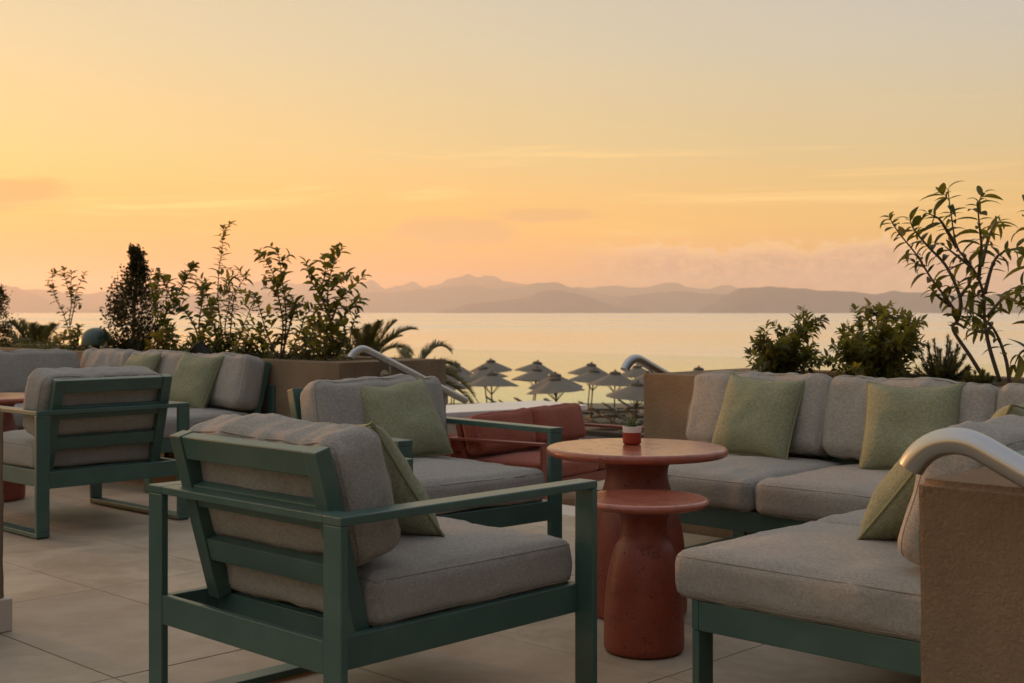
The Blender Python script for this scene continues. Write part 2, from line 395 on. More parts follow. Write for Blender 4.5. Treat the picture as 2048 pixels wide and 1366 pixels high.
def hills(D, prof, width, seed):
    """a ridge as a solid range: crest profile in photo pixels, real distance and depth"""
    xs = []; n = 340
    p0, p1 = prof[0][0], prof[-1][0]
    rows = 9
    b = bmesh.new(); grid = []
    for i in range(n + 1):
        px = p0 + (p1 - p0) * i / n
        k = 0
        while k < len(prof) - 2 and prof[k + 1][0] < px: k += 1
        (xa, ya), (xb, yb) = prof[k], prof[k + 1]
        u = (px - xa) / (xb - xa); u = u * u * (3 - 2 * u) * .6 + u * .4
        y = ya + (yb - ya) * u
        zt = max(CH + (YH - y) / F * D, SEA_Z + 2)
        X = (px - 1024) / F * D
        zt += (mnoise.fractal((X / 520, seed * 7.1, 0), .75, 2.1, 7) * .11) * (zt - SEA_Z)
        colv = []
        for r in range(rows):
            s = r / (rows - 1)
            zz = SEA_Z - 1 + (zt - SEA_Z + 1) * (s ** 1.15)
            yy = D - width * (1 - s)
            nz = mnoise.fractal((X / 500, yy / 500, seed), 1.0, 2.0, 5) * .22 * (zt - SEA_Z) * (s * (1 - s) * 3)
            xx = X * yy / D
            colv.append(b.verts.new((xx, yy, zz + nz)))
        colv.append(b.verts.new((X * (D + width * .8) / D, D + width * .8, SEA_Z - 1)))
        grid.append(colv)
    for A, B in zip(grid, grid[1:]):
        for k in range(len(A) - 1): b.faces.new((A[k], B[k], B[k + 1], A[k + 1]))
    m_ = MB(); m_.bm = b
    tag(m_.build('hills', M['hill'], smooth=True, angle=180), kind='structure')
hills(19000, [(420, 612), (455, 585), (480, 566), (520, 560), (560, 566), (610, 569), (660, 574), (700, 570), (741, 557), (770, 582), (800, 572), (828, 563), (850, 574), (868, 571),
              (900, 556), (932, 548), (960, 554), (988, 553), (1012, 562), (1045, 570), (1080, 574), (1108, 565), (1135, 574), (1180, 577), (1222, 571), (1260, 575), (1300, 573), (1330, 568), (1400, 574), (1456, 572), (1500, 580), (1600, 600), (1700, 612)], 2400, 1)
hills(15000, [(-260, 600), (-120, 585), (-40, 578), (60, 582), (105, 580), (140, 590), (175, 588), (205, 580), (262, 579), (330, 581), (400, 586), (470, 590), (560, 585), (650, 592), (760, 586),
              (850, 580), (905, 570), (940, 568), (985, 578), (1040, 572), (1072, 564), (1108, 566), (1150, 579), (1220, 592), (1300, 598), (1380, 608), (1440, 622)], 1900, 2)
hills(12500, [(-420, 610), (-200, 590), (-60, 575), (10, 572), (30, 573), (62, 586), (110, 605), (160, 617), (225, 624.5)], 1300, 3)
hills(13000, [(1150, 622), (1215, 606), (1262, 592), (1310, 586), (1360, 583), (1420, 587), (1500, 592), (1600, 600), (1700, 620)], 1300, 4)
hills(11000, [(868, 625), (905, 618), (950, 606), (1010, 600), (1055, 594), (1085, 580), (1108, 577), (1140, 582), (1180, 592), (1215, 606), (1255, 617), (1300, 625)], 1100, 5)
hills(10200, [(1392, 625), (1420, 610), (1450, 590), (1482, 577), (1510, 574), (1560, 576), (1610, 576), (1668, 580), (1700, 583), (1752, 589), (1785, 582), (1815, 584), (1870, 587), (1960, 592), (2060, 584), (2200, 578), (2400, 592), (2600, 606)], 1200, 6)

# ---- terrace: slab, then every tile of the paving on the 45 degree grid
P0 = g(0, 0)
floor = empty('terrace_floor', (0, 0, 0), GRZ); tag(floor, kind='structure')
mb = MB(); mb.box(-15, 5.5, -3.0, 5.41, -.6, -.014); mb.build('bed', M['grout'], floor)
TW, TL, GAP = .57, 1.17, .005
T0, T1 = 1.929, -3.481
tile_me = {}
def tile(e1a, e1b, e2a, e2b):
    key = (round(e1b - e1a, 3), round(e2b - e2a, 3))
    if key not in tile_me:
        w, l = key; b_ = MB(); b_.box(-l / 2 + GAP / 2, l / 2 - GAP / 2, -w / 2 + GAP / 2, w / 2 - GAP / 2, -.016, 0, bev=.0006)
        tile_me[key] = b_.mesh('tile', M['tile'])
    o = link('tile', tile_me[key], floor); o.location = ((e2a + e2b) / 2, (e1a + e1b) / 2, random.uniform(-.0006, .0006))
for k in range(-5, 6):
    a = T0 + TW * k; b_ = min(a + TW, 5.14)
    for j in range(-8, 6): tile(a, b_, T1 + TL * j, T1 + TL * (j + 1))
# steps between the planters, pale nosing on the top one
st = empty('steps', g(5.14, -6.2), GRZ); tag(st, kind='structure')
for j in range(2):
    mb = MB(); mb.box(.01 + j * 1.09, 1.09 + j * 1.09, .002, .27, -.05, .001, bev=.004); mb.build('nosing', M['pale_stone'], st)
for k in range(2):
    mb = MB(); mb.box(.01, 2.17, .272 + .3 * k, .272 + .3 * (k + 1), -.7, -.177 * (k + 1), bev=.004); mb.build('step', M['pale_stone'], st)
lt = empty('lower_terrace', g(0, 0, LOW_Z), GRZ); tag(lt, kind='structure')
mb = MB(); mb.box(-16, 8, 5.42, 13.2, -4.2, -.012); mb.build('bed', M['grout'], lt)
lt_me = None
for k in range(13):
    for j in range(11):
        if lt_me is None:
            b_ = MB(); b_.box(-.582, .582, -.2825, .2825, -.014, 0, bev=.0014); lt_me = b_.mesh('tile', M['tile'])
        o = link('tile', lt_me, lt); o.location = (-9.6 + 1.17 * j, 5.72 + .57 * k, 0)

# ---- haze
mh = bpy.data.materials.new('haze'); mh.use_nodes = True
t = NT(mh.node_tree); t.n.remove(t.n['Principled BSDF'])
pv = t.node('ShaderNodeVolumePrincipled'); pv.inputs['Color'].default_value = (.98, .90, .80, 1); pv.inputs['Density'].default_value = 7.6e-5
pv.inputs['Anisotropy'].default_value = .5
t.l.new(pv.outputs[0], t.n['Material Output'].inputs['Volume'])
mb = MB(); mb.box(-25000, 25000, -2000, 24500, SEA_Z - 2, 620)
hz = mb.build('haze', mh); tag(hz, kind='stuff')

# ---- planters and low walls
WH = .77
def planter(name, label, e1, e2, L, D, endw, soil_z=.69):
    """local x along E2, y along E1; the corner at the stair side is local (0,0); dirx gives which way it runs"""
    s = 1 if L > 0 else -1
    r = empty(name, g(e1, e2), GRZ, label, 'planter', 'rendered planters at the edge of the terrace')
    def X(a, b_): return (min(a, b_), max(a, b_))
    th = .13
    mb = MB(); x0, x1 = X(0, L); mb.box(x0, x1, 0, th, -.012, WH, bev=.006); mb.build('front_wall', M['stucco'], r, True)
    mb = MB(); mb.box(x0, x1, D - th, D, -.6, WH - .002, bev=.006); mb.build('back_wall', M['stucco'], r, True)
    mb = MB(); a, b_ = X(0, s * endw); mb.box(a, b_, th, D - th, -.6, WH - .001, bev=.004); mb.build('end_wall', M['stucco'], r, True)
    a, b_ = X(s * endw, L)
    b2 = MB(); nx, ny = 60, 10
    vsg = [[b2.bm.verts.new((a + (b_ - a) * i / nx, th + (D - 2 * th) * j / ny, soil_z + .045 * mnoise.noise((i * .7, j * .9, e2)))) for j in range(ny + 1)] for i in range(nx + 1)]
    for i in range(nx):
        for j in range(ny): b2.bm.faces.new((vsg[i][j], vsg[i + 1][j], vsg[i + 1][j + 1], vsg[i][j + 1]))
    b2.build('soil', M['soil'], r, True, 180)
    return r
planter('planter', 'long brown rendered planter behind the left corner sofa, full of young shrubs', 4.945, -6.214, -9.0, .90, .26)
planter('planter', 'brown rendered planter behind the right corner sofa with two round bushes', 5.148, -4.024, 7.0, 1.02, .42)
def lowwall(label, e1, e2, L, D, H, skirt):
    r = empty('low_wall', g(e1, e2), GRZ, label, 'wall', 'low rendered walls beside the camera')
    b2 = bmesh.new(); bmesh.ops.create_cube(b2, size=1)
    x0, x1 = min(0, L), max(0, L)
    for v in b2.verts: v.co = Vector(((x0 + x1) / 2 + v.co.x * (x1 - x0), D / 2 + v.co.y * D, H / 2 + v.co.z * H))
    bmesh.ops.bevel(b2, geom=list(b2.edges), offset=.012, segments=3, affect='EDGES')
    bmesh.ops.subdivide_edges(b2, edges=[e for e in b2.edges if e.calc_length() > .15], cuts=40, use_grid_fill=True)
    for v in b2.verts:
        n_ = mnoise.fractal(v.co * 9 + Vector((e1, 0, 0)), 1.0, 2.0, 4) * .0035
        d_ = (v.co - Vector(((x0 + x1) / 2, D / 2, H / 2))).normalized(); v.co += d_ * n_
    m_ = MB(); m_.bm = b2; m_.build('render_coat', M['stucco'], r, True, 60)
    if skirt:
        mb = MB(); mb.box(x0 + .005, x1 + .018, -.018, D + .018, 0.001, .112, bev=.003); mb.build('skirting', M['pale_stone'], r)
    return r
lowwall('brown rough rendered low wall end in the right foreground beneath the steel handrail', 2.247, -1.114, 1.7, .28, WH, False)
wl = at(15, 1264, 4.345); le1, le2 = wl.dot(E1), wl.dot(E2)
lowwall('brown low wall end at the left frame edge with a stone skirting', le1 - 1.4, le2 - .018, -.30, 1.4, .755, True)

# ---- steel handrails
def handrail(label, e1, e2, dirv, face, slope, zp, length, brackets):
    """dirv: 'x' along E2 or 'y' along E1; face: offset direction to the wall it is fixed to"""
    r = empty('handrail', g(e1, e2), GRZ, label, 'handrail', 'curved steel handrails at the steps')
    Rr = .10; sl = R(slope); pts = []
    for k in range(15):
        a = R(152) + (PI / 2 - sl - R(152)) * k / 14
        pts.append((Rr * math.cos(a), Rr * math.sin(a)))
    s0 = pts[0][0]; pts = [(s - s0, z - Rr + zp) for s, z in pts]
    for k in range(1, 9): pts.append((pts[14][0] + length * math.cos(sl) * k / 8, pts[14][1] - length * math.sin(sl) * k / 8))
    def P(s, z, off=0): return (s, off, z) if dirv == 'x' else (off, s, z)
    mb = MB(); mb.tube([P(s, z) for s, z in pts], .0240, 28); mb.build('rail_tube', M['steel'], r, True, 50)
    for f in brackets:
        s = pts[14][0] + length * math.cos(sl) * f; z = pts[14][1] - length * math.sin(sl) * f
        mb = MB(); mb.tube([P(s, z - .024), P(s, z - .075), P(s, z - .085, face * .02), P(s, z - .085, face * .056)], .007, 10)
        br = mb.build('bracket', M['steel'], r, True)
        mb = MB(); mb.tube([P(s, z - .085, face * .053), P(s, z - .085, face * .060)], .036, 24); mb.build('wall_plate', M['steel'], br, True)
handrail('brushed steel handrail in the right foreground curving over the brown wall end', 2.187, -1.095, 'x', 1, 26, .852, 1.2, (.35, .8))
handrail('brushed steel handrail descending along the end of the left planter', 4.985, -6.150, 'y', -1, 22.5, .852, .92, (.22, .8))
handrail('brushed steel handrail hooking over the left end of the right planter', 5.075, -4.084, 'y', 1, 21, .842, .95, (.1, .75))

# ---- glass balustrade at the edge of the lower terrace
gb = empty('glass_balustrade', g(12.98, 0, LOW_Z), GRZ, 'clear frameless glass balustrade running along the far edge of the lower terrace', 'balustrade')
for k in range(15):
    x0 = -16.2 + 1.55 * k
    mb = MB(); mb.box(x0 + .008, x0 + 1.542, -.008, .008, .09, 1.07); mb.build('glass_panel', M['glass'], gb)
    for xc in (.32, 1.22):
        mb = MB(); mb.box(x0 + xc - .02, x0 + xc + .02, -.022, .022, .051, .16, bev=.004); mb.build('clamp', M['steel'], gb)
mb = MB(); mb.box(-16.5, 7.5, -.05, .05, 0, .05, bev=.006); mb.build('base_channel', M['grout'], gb)

# ================================================================== furniture
def cushion_mesh(name, w, d, h, r, crown, seed, mat_, n=26, wr=.006, axis_wr=(9, 9, 9), side=.008, pk=.0):
    """soft box, base centre at the origin: rounded edges, crowned faces, creases"""
    b = bmesh.new(); H = Vector((w / 2, d / 2, h / 2)); cache = {}
    def pt(p):
        q = Vector((p[0] * H.x, p[1] * H.y, p[2] * H.z))
        inn = Vector([max(-(H[i] - r), min(H[i] - r, q[i])) for i in range(3)])
        dv = q - inn
        pos = inn + dv.normalized() * r if dv.length > 1e-9 else q
        u, v, z = p
        pos.z += (1 if z > 0 else -1) * crown * (1 - u * u) * (1 - v * v) * abs(z) ** 2 * (1.0 if z > 0 else .25)
        pos.x += u ** 3 * side * (1 - v * v) * (1 - z * z)
        pos.y += v ** 3 * side * (1 - u * u) * (1 - z * z)
        s = Vector((pos.x * axis_wr[0], pos.y * axis_wr[1], pos.z * axis_wr[2])) + Vector((seed * 3.7, seed * 1.3, 0))
        nrm = Vector((u ** 5, v ** 5, z ** 5)); nrm = nrm.normalized() if nrm.length > 1e-6 else Vector((0, 0, 1))
        pos += nrm * (mnoise.fractal(s, 1.0, 2.0, 3) * wr + mnoise.noise(s * .35) * wr * 1.3)
        if pk:
            ed = math.exp(-(1 - abs(v)) / .22) * max(0, 1 - abs(u) ** 6)
            pos += nrm * pk * ed * mnoise.noise(Vector((pos.x * 26 + seed * 5, pos.z * 6, v * 2))) * 1.6
            pos.z += pk * .8 * ed * mnoise.noise(Vector((pos.x * 9 + seed, v * 3, 0)))
        pos.z += h / 2
        return pos
    def V(p):
        k = (round(p[0], 5), round(p[1], 5), round(p[2], 5))
        if k not in cache: cache[k] = b.verts.new(pt(p))
        return cache[k]
    f = lambda i: (lambda t_: .55 * math.sin(t_ * PI / 2) + .45 * t_ if abs(t_) < 1 else t_)(-1 + 2 * i / n)
    for ax in range(3):
        for s in (-1, 1):
            for i in range(n):
                for j in range(n):
                    q = []
                    for (a, c) in ((i, j), (i + 1, j), (i + 1, j + 1), (i, j + 1)):
                        p = [0, 0, 0]; p[ax] = s; p[(ax + 1) % 3] = f(a); p[(ax + 2) % 3] = f(c); q.append(V(p))
                    b.faces.new(q if s > 0 else q[::-1])
    m_ = MB(); m_.bm = b
    me = m_.mesh(name, mat_, True, 180)
    def seam(zf):
        """closed path of the piping just below the top edge (zf 1) or above the bottom edge (-1)"""
        pts = []; k = 14; zz = zf * (1 - .36 * r / (h / 2)) 
        for side_ in range(4):
            for i in range(k):
                t_ = f(int(i * n / k))
                p = [(t_, -1, zz), (1, t_, zz), (-t_, 1, zz), (-1, -t_, zz)][side_]; pts.append(pt(p))
        return pts
    return me, seam
def cushion(name, parent, w, d, h, r, crown, seed, mt, seam_mt, seams=(1,), **kw):
    me, sm = cushion_mesh(name, w, d, h, r, crown, seed, M[mt], **kw)
    o = link(name, me, parent)
    for z in seams:
        mb = MB(); mb.loop(sm(z), .0019, 6); mb.build('seam', M[seam_mt], o, True, 180)
    return o
def pillow_mesh(s, th, seed, mat_, n=30):
    b = bmesh.new(); fr, bk = {}, {}
    def P(x, z, sg):
        X = s * x * (1 - .055 * (1 - z * z)); Z = s * z * (1 - .055 * (1 - x * x))
        t_ = th * max(0, (1 - x ** 4) * (1 - z ** 4)) ** .62
        v = Vector((X * 7, sg * 3 + seed, Z * 7))
        cr = mnoise.fractal(v, 1.0, 2.0, 3) * .009 + mnoise.noise(v * .45) * .012
        t_ *= 1 + .10 * mnoise.noise(Vector((x * 1.4, z * 1.4, seed)))
        e = max(0, (1 - x * x) * (1 - z * z)) ** .4
        rad = math.atan2(z, x); pin = max(abs(x), abs(z))
        cr += .006 * math.sin(rad * 13 + seed) * max(0, pin - .55) * e * 2
        sag = -.018 * (1 - x * x) * (1 if z > 0 else .3)
        return Vector((X, sg * (t_ + cr * e), Z + sag * max(z, 0) + .01 * mnoise.noise(Vector((x * 2, z * 2, seed + 9)))))
    f = lambda i: math.sin((-1 + 2 * i / n) * PI / 2) * .6 + (-1 + 2 * i / n) * .4
    for i in range(n + 1):
        for j in range(n + 1):
            e = i in (0, n) or j in (0, n)
            fr[i, j] = b.verts.new(P(f(i), f(j), 1)); bk[i, j] = fr[i, j] if e else b.verts.new(P(f(i), f(j), -1))
    for i in range(n):
        for j in range(n):
            b.faces.new((fr[i, j], fr[i, j + 1], fr[i + 1, j + 1], fr[i + 1, j]))
            b.faces.new((bk[i, j], bk[i + 1, j], bk[i + 1, j + 1], bk[i, j + 1]))
    m_ = MB(); m_.bm = b
    me = m_.mesh('throw_pillow', mat_, True, 180)
    rim = [P(f(i), -1, 1) for i in range(n)] + [P(1, f(i), 1) for i in range(n)] + [P(-f(i), 1, 1) for i in range(n)] + [P(-1, -f(i), 1) for i in range(n)]
    return me, rim
def pillow(label, pos, yaw, lean, roll, seed, s=.190, th=.078, mt='green_fabric'):
    """pos: middle of the lower edge; front is local +y; leans back"""
    me, rim = pillow_mesh(s, th, seed, M[mt])
    o = link('throw_pillow', me)
    R_ = Matrix.Rotation(yaw, 4, 'Z') @ Matrix.Rotation(lean, 4, 'X') @ Matrix.Rotation(roll, 4, 'Y')
    low = min((R_ @ v.co).z for v in me.vertices)
    c = R_ @ Vector((0, 0, -s))
    o.matrix_world = Matrix.Translation(Vector(pos) - Vector((c.x, c.y, 0)) - Vector((0, 0, low + .004))) @ R_
    tag(o, label, 'pillow', 'green throw pillows')
    mb = MB(); mb.loop(rim, .0042, 6); mb.build('piping', M['seam_green'], o, True, 180)
    return o

AH = .609
def back_frame(parent, xa, xb, y0, metal, top=.755, rails=True, posts=True):
    """leaning back between two posts; y0 = y of the rear outer face, front is +y"""
    ln = math.atan(.273); yb = lambda z: y0 + .150 - .273 * (z - .30)
    if posts:
        for x in (xa + .025, xb - .025):
            mb = MB(); mb.bar((x, yb(.302), .302), (x, yb(top), top), .05, .045, up=(0, 1, 0), bev=.003); mb.build('back_post', metal, parent)
    for za, zb in ((.690, top - .001), (.560, .622), (.410, .472)):
        zc = (za + zb) / 2; Mx = Matrix.Translation((0, yb(zc), zc)) @ Matrix.Rotation(ln, 4, 'X')
        mb = MB(); mb.box(xa + .051, xb - .051, -.018, .018, -(zb - za) / 2, (zb - za) / 2, Mx, .003); mb.build('back_rail', metal, parent)
    return yb, ln
def armchair(label, center, t_):
    """front is local +y; flat bar arms run down into legs and a bar on the floor"""
    W, D, bw, bt = .84, .913, .068, .022
    r = empty('armchair', (center[0], center[1], 0), -t_, label, 'armchair', 'green metal armchairs with grey cushions')
    gm = M['green_metal']; hw, hd = W / 2, D / 2
    for s in (-1, 1):
        x0, x1 = sorted((s * hw, s * (hw - bw)))
        mb = MB(); mb.box(x0, x1, -hd, hd, AH - bt, AH, bev=.0035); ar = mb.build('arm_rest', gm, r)
        for xs in (-.016, .016):
            mb = MB(); mb.lathe([(0, AH + .0014), (.003, AH + .0013), (.0042, AH - .001)], 12, ((x0 + x1) / 2 + xs, hd - .05, 0)); mb.build('screw', M['steel'], ar, True)
        for q in (-1, 1):
            y0, y1 = sorted((q * hd, q * (hd - bt)))
            mb = MB(); mb.box(x0 + .0004, x1 - .0004, y0 + .0004, y1 - .0004, .006 + bt, AH - bt, bev=.003); lg = mb.build('leg', gm, r)
            yy = q * (hd - .035)
            mb = MB(); mb.box(x0 + .004, x1 - .004, yy - .03, yy + .03, 0.0005, .006); mb.build('foot_pad', M['rubber'], lg)
        mb = MB(); mb.box(x0, x1, -hd, hd, .006, .006 + bt, bev=.0035); mb.build('floor_bar', gm, r)
        xa, xb = sorted((s * (hw - bw - .016), s * (hw - bw + .012)))
        mb = MB(); mb.box(xa, xb, -hd + bt + .001, hd - bt - .001, .235, .315, bev=.003); mb.build('seat_rail', gm, r)
    ix = hw - bw
    mb = MB(); mb.box(-ix, ix, -hd + .0005, -hd + bw, AH - bt + .0005, AH - .0005, bev=.003); mb.build('rear_band', gm, r)
    mb = MB(); mb.box(-ix, ix, -hd + .002, -hd + bt, .2352, .3148, bev=.003); mb.build('seat_rail', gm, r)
    mb = MB(); mb.box(-ix, ix, hd - bt, hd - .002, .2352, .3148, bev=.003); mb.build('seat_rail', gm, r)
    iy = ix - .017
    mb = MB(); mb.box(-iy, iy, -hd + .165, -hd + .185, .236, .305, bev=.002); mb.build('seat_beam', gm, r)
    mb = MB(); mb.box(-iy, iy, -hd + .186, hd - bt - .001, .296, .306); mb.build('seat_panel', gm, r)
    yb, ln = back_frame(r, -ix + .032, ix - .032, -hd, gm)
    sd_ = abs(hash(label)) % 7 if False else len(label) % 11
    c = cushion('seat_cushion', r, .695, .735, .135, .036, .028, sd_, 'grey_fabric', 'seam_grey', (1, -1), side=.010, pk=.004, wr=.007)
    c.location = (0, hd - .745 / 2 - .008, .307)
    b_ = cushion('back_cushion', r, .675, .320, .172, .046, .018, sd_ + 3, 'grey_fabric', 'seam_grey', (1, -1), wr=.012, axis_wr=(11, 4, 6), side=.014, pk=.0045, n=38)
    # local z of the cushion = its thickness, local y = its height
    Rb = Matrix.Rotation(R(90), 4, 'X')                       # y -> z, z -> -y
    Mx = Matrix.Translation((-.022, yb(.45) + .022, .449)) @ Matrix.Rotation(ln, 4, 'X') @ Matrix.Rotation(PI, 4, 'Z') @ Rb @ Matrix.Translation((0, .1625, 0))
    b_.matrix_local = Mx
    return r
C1c, C2c, C3c = (-.3785, 3.5683), (-2.299, 6.717), (-.4107, 5.323)
C1t, C2t, C3t = .7649, -.8188, 2.405
armchair('nearest green armchair in the foreground, its grey cushions seen from behind', C1c, C1t)
armchair('green armchair on the left turned away towards the sunset beside the terracotta table', C2c, C2t)
armchair('green armchair in the middle facing right with a tilted green pillow on its seat', C3c, C3t)

def corner_sofa(label, e1, e2, sg):
    """local x = -E2, y = -E1; run along x from its free end at 0, corner and wing towards sg*x; front edge of the run at y=0"""
    gm = M['green_metal']; D, S, bw, bt = .913, .705, .068, .022
    r = empty('corner_sofa', g(e1, e2), GRZ + PI, label, 'sofa', 'green framed corner sofas with grey cushions')
    X = lambda a, b_: tuple(sorted((sg * a, sg * b_)))
    def box(name, a, b_, y0, y1, z0, z1, bev=.003):
        x0, x1 = X(a, b_); mb = MB(); mb.box(x0, x1, y0, y1, z0, z1, bev=bev); return mb.build(name, gm, r)
    RL, XO, WL = 2 * S, 2 * S + D, 1.383               # run, outer x of the corner, wing length
    # legs: flat bars (wide along the seat front), with floor bars
    def legx(a, y, wide_x=True):
        if wide_x: lg = box('leg', a, a + bw, y, y + bt, .006, .234)
        else: lg = box('leg', a, a + bt, y, y + bw, .006, .234)
        return lg
    for a in (0.001, RL - .10):
        legx(a, -.023); legx(a, -D + .001)
        box('floor_bar', a + .0005, a + bw - .0005, -D + .024, -.024, .006, .006 + bt)
    for y in (WL - bw - .001, .05):
        legx(RL + .001, y, False); legx(XO - .023, y, False)
        box('floor_bar', RL + .024, XO - .024, y + .0005, y + bw - .0005, .006, .006 + bt)
    # seat frame
    box('seat_rail', 0, RL - .001, -bt, 0, .235, .315); box('seat_rail', 0, XO, -D, -D + bt, .235, .315)
    box('seat_rail', 0, bt, -D + bt + .001, -bt - .001, .2355, .3145)
    box('seat_rail', RL, RL + bt, -bt, WL, .235, .315); box('seat_rail', XO - bt, XO, -D + bt + .001, WL, .235, .315)
    box('seat_rail', RL + bt + .001, XO - bt - .001, WL - bt, WL, .2355, .3145)
    box('seat_panel', bt + .001, XO - bt - .001, -D + bt + .001, -bt - .001, .29, .306)
    box('seat_panel', RL + bt + .001, XO - bt - .001, -bt, WL - bt - .001, .29, .3055)
    # rear legs up to the band behind the backs
    box('rear_band', .07, XO, -D, -D + bw, AH - bt, AH - .0005)
    box('rear_band', XO - bw, XO, -D + bw + .001, WL - .07, AH - bt, AH - .0005)
    box('rear_post', .002, bw, -D + .001, -D + bt, .316, AH); box('rear_post', XO - bt, XO - .001, WL - bw, WL - .002, .316, AH)
    # leaning backs
    xa, xb = X(.04, RL + .02)
    yb, ln = back_frame(r, xa, xb, -D, gm)
    hold = empty('wing_back', (sg * (XO - .07), 0, 0), sg * R(90)); hold.parent = r
    wx0, wx1 = (-.55, WL - .02) if sg > 0 else (-(WL - .02), .55)
    back_frame(hold, wx0, wx1, 0, gm)
    k = 0
    # seat cushions
    def seat(a, b_, y0, y1, over=None):
        nonlocal k; k += 1
        x0, x1 = X(a, b_)
        c = cushion('seat_cushion', r, x1 - x0, y1 - y0, .135, .038, .022, k + sg * 5, 'grey_fabric', 'seam_grey', (1, -1), side=.008)
        c.location = ((x0 + x1) / 2, (y0 + y1) / 2, .309)
    ys, yf = -D + .17, .035
    for i in range(2): seat(i * S + .003, (i + 1) * S - .003, ys, yf)
    seat(RL + .003, XO - .15, ys, -.003)
    seat(RL - .062, XO - .20, .003, .69); seat(RL - .062, XO - .20, .696, WL + .012)
    Rb = Matrix.Rotation(PI, 4, 'Z') @ Matrix.Rotation(R(90), 4, 'X')
    def back(parent, cx, w_, yb_):
        nonlocal k; k += 1
        b_ = cushion('back_cushion', parent, w_, .335, .175, .044, .017, k * 2 + sg, 'grey_fabric', 'seam_grey', (1, -1), wr=.012, axis_wr=(11, 4, 6), side=.014, pk=.004, n=32)
        b_.matrix_local = Matrix.Translation((cx, yb_(.45) + .022, .449)) @ Matrix.Rotation(ln, 4, 'X') @ Matrix.Rotation(random.uniform(-.02, .02), 4, 'Y') @ Rb @ Matrix.Translation((0, .1625, 0))
    for i in range(2): back(r, sg * ((.26 if sg < 0 else .375) + i * .72), .715, yb)
    back(r, sg * ((.26 if sg < 0 else .375) + 2 * .72 - .01), .69, yb)
    ybw = lambda z: .150 - .273 * (z - .30)
    for cx in (-.02, .30 + .5) if False else ((.10, .70), (.78, .70)): pass
    for c0, w_ in ((-.135, .97), (.85, .95)): back(hold, (c0 if sg > 0 else -c0), w_, ybw)
    return r
S1 = corner_sofa('grey cushioned corner sofa on the right wrapping round the two terracotta tables', 4.187, -3.44, -1)
S2 = corner_sofa('grey cushioned corner sofa at the back left in front of the shrubs', 4.03, -6.86, 1)

# ---- terracotta pedestal tables
def pedestal(label, x, y, h, rt, rb, rn, zn, th, zt):
    r = empty('pedestal_table', (x, y, 0), random.uniform(0, 6), label, 'table', 'terracotta pedestal tables')
    def cr(pts, n=6):
        out = []
        for i in range(len(pts) - 1):
            p0, p1, p2, p3 = pts[max(i - 1, 0)], pts[i], pts[i + 1], pts[min(i + 2, len(pts) - 1)]
            for k in range(n):
                t_ = k / n
                out.append(tuple(.5 * (2 * p1[a] + (p2[a] - p0[a]) * t_ + (2 * p0[a] - 5 * p1[a] + 4 * p2[a] - p3[a]) * t_ ** 2 + (3 * p1[a] - p0[a] - 3 * p2[a] + p3[a]) * t_ ** 3) for a in (0, 1)))
        return out + [pts[-1]]
    base = [(0, .001), (rb - .014, .001)] + cr([(rb - .006, .004), (rb, .016), (rb * 1.005, h * .12), (rb * .985, h * .30), (rb * .91, h * .50), (rn + (rb - rn) * .42, h * .66), (rn * 1.06, zn - .045), (rn, zn), (rn * 1.08, zn + (h - th - zn) * .55), (rn * 1.36, h - th - .002)]) + [(0, h - th - .002)]
    mb = MB(); mb.lathe(base, 56); mb.build('pedestal', M['terracotta'], r, True, 50)
    e = th / 2
    top = [(0, h - th)] + [(rt - e + e * math.sin(PI * k / 10), h - e - e * math.cos(PI * k / 10)) for k in range(11)] + [(rt - .03, h), (0, h)]
    mb = MB(); mb.lathe(top, 72); mb.build('tabletop', M['terracotta_polished_lit'], r, True, 50)
    return r
pedestal('large round terracotta pedestal table with a small potted succulent on it', .4486, 4.63, .597, .326, .179, .111, .505, .030, 0)
pedestal('small low terracotta pedestal table tucked in front of the larger one', .422, 4.116, .4875, .207, .1275, .074, .402, .024, 0)
pedestal('terracotta pedestal table half hidden at the left frame edge', -3.0, 7.43, .597, .326, .179, .111, .505, .030, 0)

# ---- succulent in a two-tone pot
pp = at(1264, 886, 4.70); pz = .5975
pot = empty('plant_pot', (pp.x, pp.y, pz), 0, 'small red and white pot with a spiky succulent on the large table', 'plant pot')
mb = MB(); mb.lathe([(0, .0005), (.028, .0005), (.0325, .004), (.0335, .012), (.0340, .0445)], 40); mb.build('pot_body', M['pot_red'], pot, True, 50)
mb = MB(); mb.lathe([(.0341, .0446), (.0345, .066), (.0325, .0665), (.0315, .060), (.0305, .05), (0, .05)], 40); mb.build('pot_rim', M['pot_white'], pot, True, 50)
mb = MB(); mb.lathe([(.0302, .0555), (.015, .058), (0, .058)], 24); mb.build('soil', M['soil'], pot, True)
def fleshy(L, w, bend):
    b_ = MB(); n = 7; rings = []
    for i in range(n + 1):
        s = i / n; ww = w * (.55 + .9 * s - 1.0 * s * s) * (1 - s ** 3) + .0003
        c = Vector((0, L * s * math.cos(bend * s), L * s * math.sin(bend * s) + .0))
        rings.append([b_.bm.verts.new(c + Vector((ww * math.cos(a), 0, ww * .42 * math.sin(a) + (.3 * ww * math.cos(a) ** 2)))) for a in [2 * PI * q / 8 for q in range(8)]])
    for A, B in zip(rings, rings[1:]):
        for q in range(8): b_.bm.faces.new((A[q], A[(q + 1) % 8], B[(q + 1) % 8], B[q]))
    return b_
